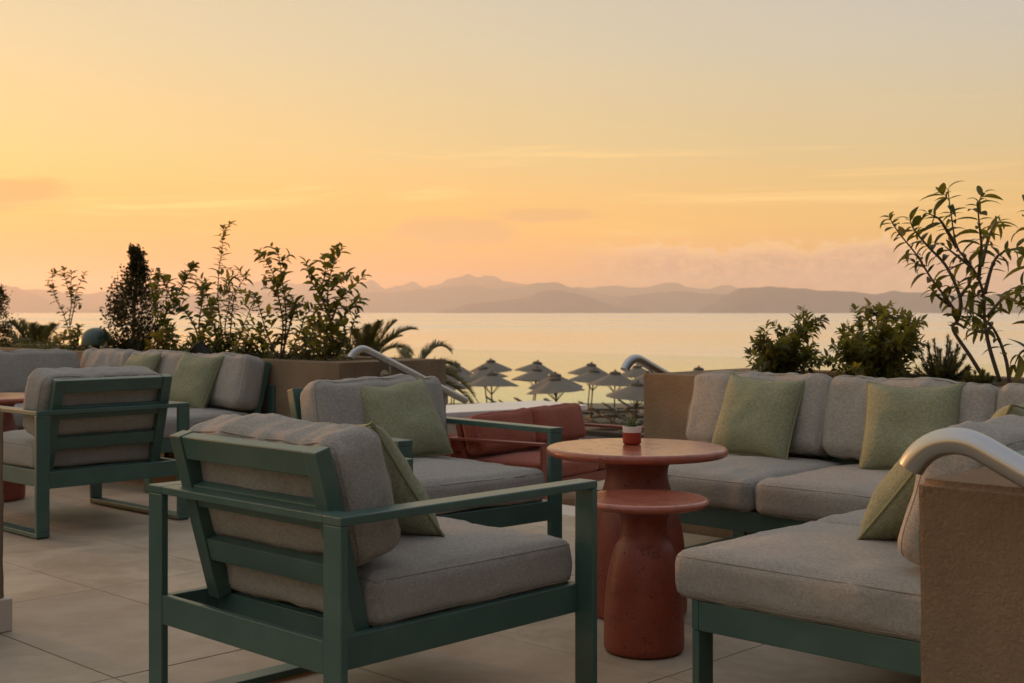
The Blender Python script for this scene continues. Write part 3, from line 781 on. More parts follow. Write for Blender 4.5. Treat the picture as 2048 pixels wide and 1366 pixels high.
for (a, tilt, L, w) in ((-95, 28, .038, .0075), (-130, 50, .040, .0075), (75, 32, .042, .007), (100, 20, .036, .007), (10, 72, .046, .0075), (150, 40, .032, .007), (-60, 18, .036, .007), (55, 15, .034, .007), (-20, 40, .03, .007), (-160, 60, .034, .007)):
    o = fleshy(L * 1.2, w * 1.3, .25).build('leaf', M['succulent'], pot, True, 180)
    o.location = (0, 0, .061); o.rotation_euler = (R(tilt), 0, R(-a)) if False else (Matrix.Rotation(R(-a), 4, 'Z') @ Matrix.Rotation(R(tilt), 4, 'X')).to_euler()

# ---- throw pillows
def cpos(c, t_, x, y, z): return Vector((c[0] + x * math.cos(t_) + y * math.sin(t_), c[1] - x * math.sin(t_) + y * math.cos(t_), z))
SZ = .455
pillow('green throw pillow wedged behind the arm of the nearest armchair', cpos(C1c, C1t, -.03, .105, SZ), -C1t, R(36), R(-3), 1, .200)
pillow('green throw pillow leaning askew on the middle armchair', cpos(C3c, C3t, -.075, -.065, SZ), -C3t + R(-4), R(31), R(4), 2, .188)
pillow('green throw pillow at the free left end of the right sofa, beside the planter wall', g(4.70, -3.11, SZ), GRZ + PI + R(4), R(26), R(-2), 3)
pillow('green throw pillow on the second seat of the right sofa, above the steel handrail', g(4.70, -2.37, SZ), GRZ + PI + R(14), R(25), R(1), 4)
pillow('green throw pillow seen edge on behind the near steel handrail', g(3.355, -1.74, SZ), GRZ + R(90), R(38), R(2), 5, .196)
pillow('green throw pillow at the right frame edge, deepest in the corner of the right sofa', g(3.90, -1.72, SZ), GRZ + R(90), R(28), R(-3), 6, .205)
pillow('green throw pillow upright at the free right end of the left sofa', g(4.53, -7.30, SZ), GRZ + PI + R(10), R(25), R(-4), 7)
pillow('green throw pillow showing only its top behind the left armchair', g(4.53, -8.02, SZ), GRZ + PI - R(3), R(27), R(2), 8)

# ---- red lounge furniture and the white table on the lower terrace
def loveseat(label, corner, f, W):
    """corner = rear corner on its own left... front is local +y"""
    D, bw, bt = .90, .066, .022
    t_ = math.atan2(f[0], f[1]); rd = Vector((math.cos(t_), -math.sin(t_), 0)); fd = Vector((f[0], f[1], 0)).normalized()
    c = Vector((corner[0], corner[1], LOW_Z)) - rd * W / 2 + fd * D / 2
    r = empty('loveseat', c, -t_, label, 'sofa', 'red loveseats on the lower terrace')
    rm = M['red_metal']; hw, hd = W / 2, D / 2
    for s in (-1, 1):
        x0, x1 = sorted((s * hw, s * (hw - bw)))
        mb = MB(); mb.box(x0, x1, -hd, hd, AH - bt, AH, bev=.0035); mb.build('arm_rest', rm, r)
        for q in (-1, 1):
            y0, y1 = sorted((q * hd, q * (hd - bt)))
            mb = MB(); mb.box(x0 + .0004, x1 - .0004, y0 + .0004, y1 - .0004, .024, AH - bt, bev=.003); mb.build('leg', rm, r)
        mb = MB(); mb.box(x0, x1, -hd, hd, .001, .0235, bev=.003); mb.build('floor_bar', rm, r)
        xa, xb = sorted((s * (hw - bw - .016), s * (hw - bw + .012)))
        mb = MB(); mb.box(xa, xb, -hd + bt + .001, hd - bt - .001, .235, .315, bev=.003); mb.build('seat_rail', rm, r)
    ix = hw - bw
    mb = MB(); mb.box(-ix, ix, -hd + .0005, -hd + bw, AH - bt + .0005, AH - .0005, bev=.003); mb.build('rear_band', rm, r)
    for y in (-hd + .002, hd - bt):
        mb = MB(); mb.box(-ix, ix, y, y + bt - .002, .2352, .3148, bev=.003); mb.build('seat_rail', rm, r)
    mb = MB(); mb.box(-ix + .017, ix - .017, -hd + .16, hd - bt - .001, .296, .306); mb.build('seat_panel', rm, r)
    yb, ln = back_frame(r, -ix, ix, -hd, rm)
    Rb = Matrix.Rotation(PI, 4, 'Z') @ Matrix.Rotation(R(90), 4, 'X')
    cw = (2 * ix - .01) / 2
    for i in (-1, 1):
        c_ = cushion('seat_cushion', r, cw - .004, .72, .135, .036, .022, i + 3, 'red_fabric', 'seam_red', (1,), n=18)
        c_.location = (i * cw / 2, hd - .37, .307)
        b_ = cushion('back_cushion', r, cw + .01, .325, .17, .055, .028, i + 8, 'red_fabric', 'seam_red', (1, -1), n=18, wr=.010, axis_wr=(11, 4, 6))
        b_.matrix_local = Matrix.Translation((i * (cw + .01) / 2, yb(.45) + .022, .449)) @ Matrix.Rotation(ln, 4, 'X') @ Rb @ Matrix.Translation((0, .1625, 0))
    return r
loveseat('red two seat lounge sofa between the steps and the white table', (-.508, 10.3), (.82, -.57), 1.75)
loveseat('red lounge sofa on the far side of the white table', (-1.98, 11.85), (.60, -.80), 1.5)
tb = empty('dining_table', (-.24, 11.77, LOW_Z), R(35.5), 'long white table with rounded corners behind the red sofa', 'table')
mb = MB(); b_ = bmesh.new()
tw, td, tr_ = .92, .40, .09
ring = []
for (cx, cy_, a0) in ((tw - tr_, td - tr_, 0), (-tw + tr_, td - tr_, 90), (-tw + tr_, -td + tr_, 180), (tw - tr_, -td + tr_, 270)):
    for k in range(7): ring.append((cx + tr_ * math.cos(R(a0 + 15 * k)), cy_ + tr_ * math.sin(R(a0 + 15 * k))))
f_ = b_.faces.new([b_.verts.new((x, y, .70)) for x, y in ring]); ex = bmesh.ops.extrude_face_region(b_, geom=[f_])
for v in ex['geom']:
    if isinstance(v, bmesh.types.BMVert): v.co.z = .745
bmesh.ops.bevel(b_, geom=[e for e in b_.edges if abs(e.verts[0].co.z - e.verts[1].co.z) < 1e-5], offset=.006, segments=2, affect='EDGES')
mb.bm.free(); mb.bm = b_; mb.build('tabletop', M['white_metal'], tb, True, 35)
for sx in (-1, 1):
    for sy in (-1, 1):
        mb = MB(); mb.box(sx * .82 - .03, sx * .82 + .03, sy * .31 - .03, sy * .31 + .03, .001, .699, bev=.004); mb.build('leg', M['white_metal'], tb)

# ---- beach parasols
def make_parasol():
    r = empty('beach_parasol', (0, 0, 0))
    n, Rr, H0, Hc = 8, 1.30, 2.62, .60
    def surf(a, s, dz=0.0):
        k = a / (2 * PI) * n; fr = k - math.floor(k)
        rad = Rr * s * (1 - .055 * math.sin(PI * fr) * s)
        z = H0 - Hc * (s * .94 + .06 * s * s) - .035 * math.sin(PI * fr) * s * (1 - .2 * s) * 1.0 + dz
        return (rad * math.cos(a), rad * math.sin(a), z)
    mb = MB(); g_ = []
    sub = 4
    for dz in (0, -.012):
        rows = [[mb.bm.verts.new(surf(2 * PI * (k / (n * sub)), s, dz)) for k in range(n * sub)] for s in (.04, .3, .6, .85, 1.0)]
        for A, B in zip(rows, rows[1:]):
            for k in range(n * sub): mb.bm.faces.new((A[k], A[(k + 1) % (n * sub)], B[(k + 1) % (n * sub)], B[k]))
        g_.append(rows)
    for k in range(n * sub):
        a, b_ = g_[0][-1], g_[1][-1]; mb.bm.faces.new((a[k], a[(k + 1) % (n * sub)], b_[(k + 1) % (n * sub)], b_[k]))
    mb.build('canopy', M['umbrella_cloth'], r, True, 28)
    mb = MB(); mb.lathe([(.30, H0 - .10), (.27, H0 - .02), (.12, H0 + .035), (.05, H0 + .05)], 8); cap = mb.build('vent_cap', M['umbrella_cap'], r, True, 30)
    mb = MB(); mb.lathe([(.045, H0 + .05), (.05, H0 + .085), (.03, H0 + .12), (0, H0 + .125)], 10); mb.build('finial', M['pole_wood'], cap, True)
    mb = MB(); mb.tube([(0, 0, 0.05), (0, 0, H0 - .05)], .034, 10); mb.build('pole', M['pole_wood'], r, True)
    mb = MB(); mb.lathe([(0, .001), (.32, .001), (.34, .02), (.33, .07), (.08, .10), (.05, .30), (0, .30)], 20); mb.build('base', M['rock'], r, True, 40)
    mb = MB(); mb.lathe([(.036, 1.62), (.07, 1.63), (.07, 1.69), (.036, 1.70)], 12); mb.build('hub', M['pole_wood'], r, True)
    for k in range(n):
        a = 2 * PI * k / n; p_ = surf(a + 1e-4, .97, -.035); q_ = surf(a + 1e-4, .52, -.05)
        mb = MB(); mb.bar((.05 * math.cos(a), .05 * math.sin(a), H0 - .09), p_, .022, .028); rb = mb.build('rib', M['pole_wood'], r)
        mb = MB(); mb.bar((.06 * math.cos(a), .06 * math.sin(a), 1.66), q_, .018, .022); mb.build('strut', M['pole_wood'], rb)
    return r
def copy_tree(o, parent=None):
    c = o.copy(); col.objects.link(c); c.parent = parent
    for ch in children(o): copy_tree(ch, c)
    return c
parasols = [(984, 716, 'taupe parasol farthest out at the back of the group, left of centre'),
            (1065, 719, 'taupe parasol in the back row second from the left of the open water'),
            (1175, 723, 'taupe parasol in the back row right of centre over two tall poles'),
            (1276, 727, 'taupe parasol right under the hook of the far handrail'),
            (977, 729.5, 'taupe parasol directly behind the leftmost front parasol'),
            (983, 741, 'taupe parasol leftmost of the front row above the white table'),
            (1068, 733, 'taupe parasol in the middle row left of the tilted dark one'),
            (1112, 742, 'taupe parasol right behind the front centre parasol'),
            (1118, 750, 'taupe parasol at front centre above the red sofa'),
            (1180, 735, 'taupe parasol in the middle row behind the front centre one on its right'),
            (1228, 739, 'taupe parasol above the potted succulent'),
            (1304, 737, 'taupe parasol just left of the right planter and mostly hidden by it'),
            (1266, 759, 'nearest and largest taupe parasol cut off by the right planter wall'),
            (1394, 731, 'taupe parasol showing only its cap above the right planter'),
            (901, 721, 'taupe parasol furthest left, its upper edge just past the left planter'),
            (905, 733, 'taupe parasol behind the palm fronds beside the left planter'),
            (893, 747, 'lowest taupe parasol peeping out behind the left planter corner')]
proto = make_parasol()
for i, (px, py, lb) in enumerate(parasols):
    Y = F * (CH - DECK_Z - 2.745) / (py - YH)
    o = proto if i == 0 else copy_tree(proto)
    q = at(px, py, Y); o.location = (q.x, Y, DECK_Z); o.rotation_euler = (R(random.uniform(-5, 5)), R(random.uniform(-6, 6)), random.uniform(0, PI / 4))
    tag(o, lb, 'parasol', 'beach parasols above the shore')

# ---- sun loungers beneath them
def make_lounger():
    r = empty('sun_lounger', (0, 0, 0))
    mb = MB(); mb.box(-.32, .32, -.95, .95, .26, .32, bev=.01); mb.build('frame', M['pole_wood'], r)
    mb = MB(); mb.box(-.30, .30, -.93, .25, .321, .40, bev=.02); mb.build('mattress', M['lounger_cloth'], r)
    mb = MB(); mb.box(-.30, .30, 0, .76, 0, .08, Matrix.Translation((0, .24, .33)) @ Matrix.Rotation(R(32), 4, 'X'), bev=.02); mb.build('backrest', M['lounger_cloth'], r)
    for x in (-.28, .28):
        for y in (-.85, .85):
            mb = MB(); mb.box(x - .03, x + .03, y - .03, y + .03, 0.001, .26); mb.build('leg', M['pole_wood'], r)
    return r
lp = make_lounger(); first = True
lounge = [(1218, 57.0), (1240, 59.5), (1262, 61.0), (1283, 63.5), (1212, 64.0), (1238, 67.0), (1268, 69.5), (1150, 66.0), (1120, 70.0), (1092, 67.5), (1060, 71.0), (1030, 69.0), (1002, 72.0), (970, 68.5), (1280, 56.0), (1190, 68.0)]
for px, Y in lounge:
    o = lp if first else copy_tree(lp); first = False
    o.location = ((px - 1024) / F * Y, Y, DECK_Z); o.rotation_euler = (0, 0, R(90 + random.uniform(-18, 18)))
    tag(o, 'dark sun lounger on the lower deck beneath the parasols', 'sun lounger', 'sun loungers on the lower deck')

# ================================================================== plants
def leaf_mesh(name, mt, wid, droop, fold, n=5):
    b_ = MB(); rows = []
    for i in range(n + 1):
        s = i / n; w_ = wid * (math.sin(PI * min(1, s ** .85)) ** .8) * .5 + (.004 if i < n else 0)
        y = s * math.cos(droop * s * .5); z = -math.sin(droop * s * .5) * s
        rows.append([b_.bm.verts.new((-w_, y, z + fold * w_)), b_.bm.verts.new((0, y, z)), b_.bm.verts.new((w_, y, z + fold * w_))])
    for A, B in zip(rows, rows[1:]):
        b_.bm.faces.new((A[0], A[1], B[1], B[0])); b_.bm.faces.new((A[1], A[2], B[2], B[1]))
    return b_.mesh(name, mt, True, 180)
LANCE = [leaf_mesh('leaf', M['leaf'], w_, d_, f_) for w_, d_, f_ in ((.28, .7, .5), (.32, 1.15, .35), (.25, 1.5, .6), (.34, .4, .3))]
OVATE = [leaf_mesh('leaf', M['leaf'], w_, d_, f_) for w_, d_, f_ in ((.52, .4, .35), (.60, .8, .25), (.46, .6, .5))]
SMALL = [leaf_mesh('leaf', M['leaf_dark'], w_, d_, f_, 3) for w_, d_, f_ in ((.44, .4, .4), (.52, .7, .3), (.40, .2, .5))]
rp = random.Random(21)
def leaf_matrix(p, d, L, up=None):
    d = d.normalized(); u = (up or Vector((rp.uniform(-.5, .5), rp.uniform(-.5, .5), 1))).normalized()
    x = d.cross(u)
    if x.length < 1e-3: x = d.orthogonal()
    x.normalize(); z = x.cross(d)
    m_ = Matrix((x, d, z)).transposed().to_4x4(); m_ = m_ @ Matrix.Scale(L, 4); m_.translation = p
    return m_
def smooth_line(pts, n):
    """n points along a polyline, rounded"""
    P_ = [Vector(p) for p in pts]; out = []
    for i in range(n):
        t_ = i / (n - 1) * (len(P_) - 1); k = min(int(t_), len(P_) - 2); u = t_ - k
        p0, p1, p2, p3 = P_[max(k - 1, 0)], P_[k], P_[k + 1], P_[min(k + 2, len(P_) - 1)]
        out.append(.5 * (2 * p1 + (p2 - p0) * u + (2 * p0 - 5 * p1 + 4 * p2 - p3) * u * u + (3 * p1 - p0 - 3 * p2 + p3) * u ** 3))
    return out
def bulk(name, mt, mats_, meshes, parent):
    """leaves past the limit, joined as one stuff part"""
    vs_, fs = [], []
    for m_ in mats_:
        me = rp.choice(meshes); o = len(vs_)
        vs_ += [tuple(m_ @ v.co) for v in me.vertices]; fs += [[o + i for i in p.vertices] for p in me.polygons]
    me = bpy.data.meshes.new(name); me.from_pydata(vs_, [], fs); me.materials.append(mt); me.polygons.foreach_set('use_smooth', [True] * len(fs))
    o = link(name, me, parent); o['kind'] = 'stuff'; return o
def plant(name, label, cat, Y, base, stems, meshes, L, node, group=None, r0=.008, t0=.25, per=2, twigs=0, twig_len=.10, spread=.9, dY=.22, cap=290, stem_mt='bark', droop=0.0):
    """stems: polylines in photo pixels on a plant standing at distance Y; each gets its own depth"""
    bp = at(base[0], base[1], Y)
    r = empty(name, bp, 0, label, cat, group)
    mats_ = []
    for st_ in stems:
        da = rp.uniform(-dY, dY); N = max(8, 5 * len(st_))
        line = [at(px, py, Y + da * i / max(1, len(st_) - 1)) for i, (px, py) in enumerate(st_)]
        sm = [p - bp for p in smooth_line(line, N)]
        mb = MB(); mb.tube(sm, [r0 * (1 - .78 * i / (N - 1)) for i in range(N)], 6); mb.build('stem', M[stem_mt], r, True, 180)
        todo = [(sm, t0)]
        ln_ = sum((b_ - a).length for a, b_ in zip(sm, sm[1:]))
        for _ in range(int(twigs * ln_ / .1)):
            i = rp.randrange(int(N * t0 * .8), N - 1); d = (sm[i + 1] - sm[i]).normalized()
            sd_ = Vector((rp.gauss(0, 1), rp.gauss(0, 1), rp.gauss(.2, .5))).normalized()
            tl = twig_len * rp.uniform(.5, 1.2); e = sm[i] + (d * .6 + sd_ * .8).normalized() * tl
            tw_ = [sm[i], sm[i].lerp(e, .5) + Vector((0, 0, .01)), e]
            mb = MB(); mb.tube(tw_, [r0 * .3, r0 * .22, r0 * .12], 4); mb.build('twig', M[stem_mt], r, True, 180)
            todo.append(([tw_[0].lerp(e, k / 5) for k in range(6)], .25))
        for ln, q0 in todo:
            tot = sum((b_ - a).length for a, b_ in zip(ln, ln[1:])); cnt = max(2, int(tot * (1 - q0) / node))
            ph = rp.uniform(0, 6)
            for c in range(cnt + 1):
                s = q0 + (1 - q0) * c / cnt; fi = s * (len(ln) - 1); k = min(int(fi), len(ln) - 2)
                p = ln[k].lerp(ln[k + 1], fi - k); d = (ln[k + 1] - ln[k]).normalized()
                a = d.orthogonal().normalized(); b_ = d.cross(a); ph += 1.6 + rp.uniform(-.4, .4)
                for j in range(per):
                    an = ph + j * 2 * PI / per; o = a * math.cos(an) + b_ * math.sin(an)
                    tip = .9 if c >= cnt - 1 else .45
                    dv = d * tip + o * spread * rp.uniform(.7, 1.2) + Vector((0, 0, .15 - droop - rp.uniform(0, .25)))
                    mats_.append(leaf_matrix(p, dv, L * rp.uniform(.45, 1.25) * (1 - .25 * (s > .93))))
    rp.shuffle(mats_)
    for m_ in mats_[:cap]:
        o = link('leaf', rp.choice(meshes), r); o.matrix_local = m_
    if len(mats_) > cap: bulk('foliage', M['leaf'], mats_[cap:], meshes, r)
    return r
def on(e1, px):                                    # distance of the line e1 = const at a photo column
    k = (px - 1024) / F
    return e1 / (k * E1.x + E1.y)
GL = 'young shrubs in the left planter'; GR = 'plants in the right planter'
def P_(px, py): return (px, py)
# left planter
Y = on(5.42, 140)
plant('sapling', 'thin young sapling with few leaves standing left of the green mushroom lamp', 'shrub', Y, (146, 700),
      [[(146, 700), (138, 665), (126, 625), (108, 588), (104, 545)], [(142, 672), (139, 640), (143, 600), (134, 570), (127, 538)], [(141, 650), (150, 605), (154, 580), (170, 547)], [(143, 610), (142, 580), (143, 545)]],
      OVATE, .064, .026, GL, .006, .3, 2, .3, .06)
plant('shrub', 'arching broad leaved shrub right beside the dark conifer', 'shrub', on(5.36, 360), (362, 715),
      [[(355, 715), (340, 670), (322, 640), (308, 600), (312, 575)], [(362, 712), (330, 640), (350, 600), (372, 560), (386, 530)], [(400, 712), (392, 660), (368, 620), (345, 600), (330, 570), (318, 545)],
       [(402, 710), (398, 650), (405, 600), (402, 582)], [(398, 680), (420, 640), (425, 610)], [(360, 700), (335, 690), (315, 680)], [(378, 710), (385, 690), (408, 660)]],
      OVATE, .082, .022, GL, .009, .2, 2, .45, .10)
plant('shrub', 'tallest slender shrub with a pointed leader of narrow leaves', 'shrub', on(5.32, 455), (455, 716),
      [[(452, 716), (443, 660), (436, 600), (438, 540), (444, 500), (447, 455)], [(458, 716), (462, 650), (470, 590), (495, 548)], [(470, 716), (480, 670), (500, 620), (512, 590)], [(448, 716), (430, 660), (418, 610), (408, 568)],
       [(462, 712), (450, 660), (458, 610), (455, 575)], [(476, 714), (470, 680), (486, 650)], [(440, 714), (425, 690), (418, 665)]],
      LANCE, .080, .023, GL, .007, .12, 2, .6, .12, spread=.8, droop=.05)
plant('shrub', 'bushy shrub with oval leaves in the middle of the left planter', 'shrub', on(5.28, 560), (560, 718),
      [[(560, 718), (566, 650), (556, 590), (545, 545), (520, 505)], [(566, 718), (572, 640), (566, 570), (556, 502)], [(572, 718), (598, 670), (612, 630), (645, 600)], [(555, 715), (535, 670), (520, 620), (510, 590)],
       [(562, 716), (580, 650), (590, 610), (572, 585)], [(548, 716), (530, 690), (515, 660)], [(575, 716), (610, 690), (640, 660), (655, 640)]],
      OVATE, .074, .025, GL, .008, .14, 2, .62, .11)
plant('shrub', 'broad crowned shrub at the right end of the left planter beside the palm', 'shrub', on(5.24, 660), (668, 712),
      [[(668, 712), (662, 650), (655, 600), (662, 545), (684, 495)], [(662, 650), (645, 600), (622, 560), (612, 525)], [(664, 640), (680, 600), (705, 575), (728, 552)], [(664, 662), (690, 630), (722, 600)], [(658, 610), (640, 585), (650, 550), (648, 515)],
       [(662, 580), (684, 555), (700, 548)], [(672, 712), (690, 670), (684, 645)], [(666, 690), (640, 650), (618, 640)]],
      OVATE, .076, .025, GL, .009, .18, 2, .55, .10)
plant('shrub', 'small upright shrub in front of the palm fronds', 'shrub', on(5.30, 705), (704, 714),
      [[(702, 714), (700, 680), (706, 650), (713, 628)], [(706, 714), (712, 690), (718, 660)], [(700, 714), (694, 690), (690, 668)]],
      SMALL, .05, .018, GL, .006, .1, 2, .5, .06, dY=.1)
plant('shrub', 'low sprawling shrub between the arching shrub and the black spotlight', 'shrub', on(5.2, 420), (430, 716),
      [[(430, 716), (425, 690), (405, 672)], [(432, 716), (440, 690), (436, 664)], [(434, 716), (455, 695), (468, 676)], [(428, 716), (412, 700), (395, 690)]], OVATE, .075, .020, GL, .005, .1, 2, .9, .08, dY=.12)
for k_, (x_, lb_) in enumerate(((330, 'low leafy undergrowth beneath the arching shrub next to the conifer'), (505, 'low leafy undergrowth between the slender shrub and the bushy oval leaved one'), (615, 'low leafy undergrowth below the broad crowned shrub'), (655, 'low leafy undergrowth just left of the far handrail'))):
    plant('shrub', lb_, 'shrub', on(5.22, x_), (x_, 718), [[(x_ + a_ * .3, 718), (x_ + a_ * .7, 718 - h_ * .6), (x_ + a_, 718 - h_)] for a_, h_ in ((-34, 28), (-22, 46), (-8, 58), (6, 40), (16, 62), (28, 44), (40, 26))], OVATE, .062, .022, GL, .005, .1, 2, .6, .07, dY=.14)
plant('shrub', 'low bush of small leaves at the foot of the sapling', 'shrub', on(5.36, 150), (152, 700),
      [[(150, 700), (140, 685), (128, 668)], [(152, 700), (155, 675), (158, 655)], [(156, 700), (168, 685), (178, 672)], [(148, 700), (125, 692), (110, 682)], [(154, 700), (148, 680), (146, 665)]], OVATE, .065, .020, GL, .005, .1, 2, .9, .08, dY=.15)

def conifer(label, Y, axis, prof, n, seed):
    """axis: trunk in pixels from foot to tip; prof: half width in pixels along it"""
    rr = random.Random(seed); bp = at(*axis[0], Y); r = empty('conifer', bp, 0, label, 'conifer', 'dark columnar conifers in the left planter')
    line = [p - bp for p in smooth_line([at(x, y, Y) for x, y in axis], 24)]
    mb = MB(); mb.tube(line, [.018 * (1 - .85 * i / 23) for i in range(24)], 7); mb.build('trunk', M['bark'], r, True, 180)
    vs_, fs = [], []; px_m = Y / F
    for _ in range(n // 42):
        t0_ = rr.random() ** 1.55; k = int(t0_ * 22.999); p0 = line[k].lerp(line[k + 1], t0_ * 22.999 - k)
        u = t0_ * (len(prof) - 1); j = min(int(u), len(prof) - 2); w_ = (prof[j] + (prof[j + 1] - prof[j]) * (u - j)) * px_m
        a0 = rr.uniform(0, 2 * PI); q0 = rr.random() ** .5 * rr.uniform(.75, 1.18)
        cc_ = p0 + Vector((math.cos(a0), math.sin(a0), 0)) * w_ * q0; cr_ = min(.055, .35 * w_ + .012) * rr.uniform(.6, 1.3)
        up_ = Vector((math.cos(a0) * .7, math.sin(a0) * .7, 1.0)).normalized()
        for _k in range(42):
            c = cc_ + Vector((rr.gauss(0, 1), rr.gauss(0, 1), rr.gauss(0, 1.3))) * cr_ * .55 + up_ * cr_ * rr.uniform(-.6, 1.2)
            d = (up_ + Vector((rr.gauss(0, .6), rr.gauss(0, .6), rr.gauss(0, .5)))).normalized()
            L = rr.uniform(.014, .032); s = d.cross(Vector((rr.gauss(0, 1), rr.gauss(0, 1), rr.gauss(0, 1)))).normalized() * L * .34
            o = len(vs_); vs_ += [tuple(c - s * .5), tuple(c + d * L * .5 - s), tuple(c + d * L), tuple(c + d * L * .5 + s)]; fs.append((o, o + 1, o + 2, o + 3))
    me = bpy.data.meshes.new('foliage'); me.from_pydata(vs_, [], fs); me.materials.append(M['conifer']); o = link('foliage', me, r); o['kind'] = 'stuff'
    return r
conifer('dark conifer with a bent wispy tip next to the green mushroom lamp', on(5.4, 268), [(266, 705), (268, 640), (270, 590), (276, 545), (276, 520), (268, 502)], [46, 56, 54, 38, 15, 6, 8, 4], 11500, 3)
conifer('dark conifer cut by the left frame edge', on(5.4, -6), [(-8, 705), (-8, 650), (-5, 610), (-6, 580)], [26, 24, 18, 5], 3200, 5)

def cover(label, e1a, e1b, e2a, e2b, z, n, h, seed, mt):
    rr = random.Random(seed); ms = []
    for _ in range(n):
        p = g(rr.uniform(e1a, e1b), rr.uniform(e2a, e2b), 0)
        d_ = max(0, .5 + .8 * mnoise.noise((p.x * 1.6, p.y * 1.6, seed)))
        p.z = z + rr.random() ** 1.3 * h * d_
        ms.append(leaf_matrix(p, Vector((rr.gauss(0, 1), rr.gauss(0, 1), rr.uniform(.1, 1.2))), rr.uniform(.025, .055)))
    o = bulk('ground_cover', M[mt], ms, SMALL, None); o.data.materials.clear(); o.data.materials.append(M[mt]); tag(o, label, 'ground cover', None, 'stuff'); return o
cover('low leafy ground cover filling the soil of the left planter', 5.12, 5.66, -12.5, -6.75, .69, 4600, .21, 4, 'leaf_dark')
cover('low ground cover in the soil of the right planter', 5.32, 6.0, -3.5, .6, .69, 1500, .07, 6, 'leaf_dark')

# right planter
def bush(label, Y, base, ends, n_tw, L):
    stems = []
    for (px, py) in ends:
        mx_ = (base[0] + (px - base[0]) * .35, base[1] + (py - base[1]) * .5)
        stems.append([(base[0] + (px - base[0]) * .06, base[1]), mx_, (px, py)])
    return plant('bush', label, 'bush', Y, base, stems, SMALL, .050, .0135, GR, .0055, .08, 3, n_tw, .095, dY=.30, cap=295)
bush('left one of the two round bushes in the right planter, with a raised right shoulder', on(5.62, 1562), (1562, 752),
     [(1498, 705), (1520, 668), (1512, 690), (1545, 690), (1575, 665), (1610, 645), (1622, 648), (1602, 660), (1630, 690), (1632, 715), (1590, 700), (1560, 720), (1505, 730), (1540, 735), (1615, 735), (1530, 705), (1588, 680), (1570, 695), (1605, 715), (1545, 715)], 2.3, .04)
bush('wider round bush in the right planter with a small crest on top', on(5.62, 1742), (1742, 758),
     [(1668, 690), (1680, 665), (1650, 720), (1700, 660), (1720, 655), (1758, 622), (1775, 628), (1770, 640), (1800, 650), (1838, 645), (1828, 660), (1815, 690), (1840, 700), (1745, 680), (1715, 700), (1690, 720), (1780, 700), (1800, 725), (1740, 720), (1670, 738), (1730, 690), (1765, 665), (1790, 680), (1710, 735), (1765, 720), (1815, 735)], 2.2, .04)
def needle_bush(label, Y, base, ends, seed):
    rr = random.Random(seed); bp = at(*base, Y); r = empty('rosemary_bush', bp, 0, label, 'bush', GR)
    vs_, fs = [], []
    ends = ends + [(x + rr.uniform(-14, 14), y + rr.uniform(4, 22)) for x, y in ends] + [(x + rr.uniform(-18, 18), min(base[1] - 8, y + rr.uniform(12, 34))) for x, y in ends]
    for (px, py) in ends:
        da = rr.uniform(-.2, .2)
        ln = [p - bp for p in smooth_line([at(*base, Y), at(base[0] + (px - base[0]) * .6, base[1] + (py - base[1]) * .4, Y + da * .5), at(px, py, Y + da)], 12)]
        mb = MB(); mb.tube(ln, [.004 * (1 - .7 * i / 11) for i in range(12)], 5); mb.build('stem', M['bark'], r, True, 180)
        tot = (ln[-1] - ln[0]).length
        for c in range(int(tot / .0009)):
            s = rr.uniform(.12, 1); fi = s * 10.999; k = int(fi); p = ln[k].lerp(ln[k + 1], fi - k); d = (ln[k + 1] - ln[k]).normalized()
            o_ = Vector((rr.gauss(0, 1), rr.gauss(0, 1), rr.gauss(0, 1))); o_ = (o_ - d * o_.dot(d)).normalized()
            dv = (d * .7 + o_ * .75).normalized(); L = rr.uniform(.020, .034) * (1.1 - .4 * s); w_ = dv.cross(o_).normalized() * .0022
            q = len(vs_); vs_ += [tuple(p - w_), tuple(p + w_), tuple(p + dv * L)]; fs.append((q, q + 1, q + 2))
    me = bpy.data.meshes.new('foliage'); me.from_pydata(vs_, [], fs); me.materials.append(M['leaf_dark']); o = link('foliage', me, r); o['kind'] = 'stuff'; return r
needle_bush('feathery rosemary bush between the wider round bush and the young tree', on(5.55, 1880), (1882, 762),
            [(1855, 690), (1868, 680), (1880, 700), (1896, 672), (1900, 690), (1915, 690), (1840, 700), (1930, 710), (1862, 715), (1905, 715), (1845, 730), (1938, 735), (1888, 720), (1875, 725), (1922, 725), (1832, 745)], 2)
needle_bush('low rosemary sprigs at the foot of the young tree', on(5.5, 1950), (1955, 766), [(1935, 745), (1950, 745), (1966, 742), (1976, 750), (1930, 757), (1985, 757)], 9)
TREE = on(5.6, 1960)
def z5(*pts): return [(1680 + x / 3.2527, 360 + y / 3.2527) for x, y in pts]
plant('young_tree', 'young multi stemmed tree rising against the sky in the right planter', 'tree', TREE, (1985, 764),
      [z5((945, 1305), (850, 1150), (735, 970), (770, 900), (700, 780), (600, 650), (500, 490), (380, 340), (322, 245)), z5((775, 880), (780, 760), (690, 560), (570, 430), (480, 320), (455, 255)),
       z5((1040, 1312), (970, 1080), (940, 900), (935, 760), (900, 640), (840, 540), (760, 430), (722, 220), (702, 60)), z5((900, 650), (915, 520), (920, 420), (905, 280), (895, 140)),
       z5((940, 740), (995, 545), (1060, 470), (1170, 438)), z5((920, 560), (960, 400), (1000, 300), (1040, 265)), z5((1105, 1322), (1075, 1150), (1000, 970), (900, 880), (800, 830)), z5((960, 890), (1060, 770), (1160, 715)),
       z5((760, 440), (690, 320), (640, 250), (565, 215)), z5((850, 560), (770, 500), (680, 430)), z5((720, 820), (640, 760), (600, 720)), z5((780, 760), (840, 680), (850, 640)), z5((980, 960), (910, 990), (870, 960))],
      LANCE, .090, .027, GR, .0095, .26, 2, .30, .10, spread=.95, dY=.20, droop=.12)
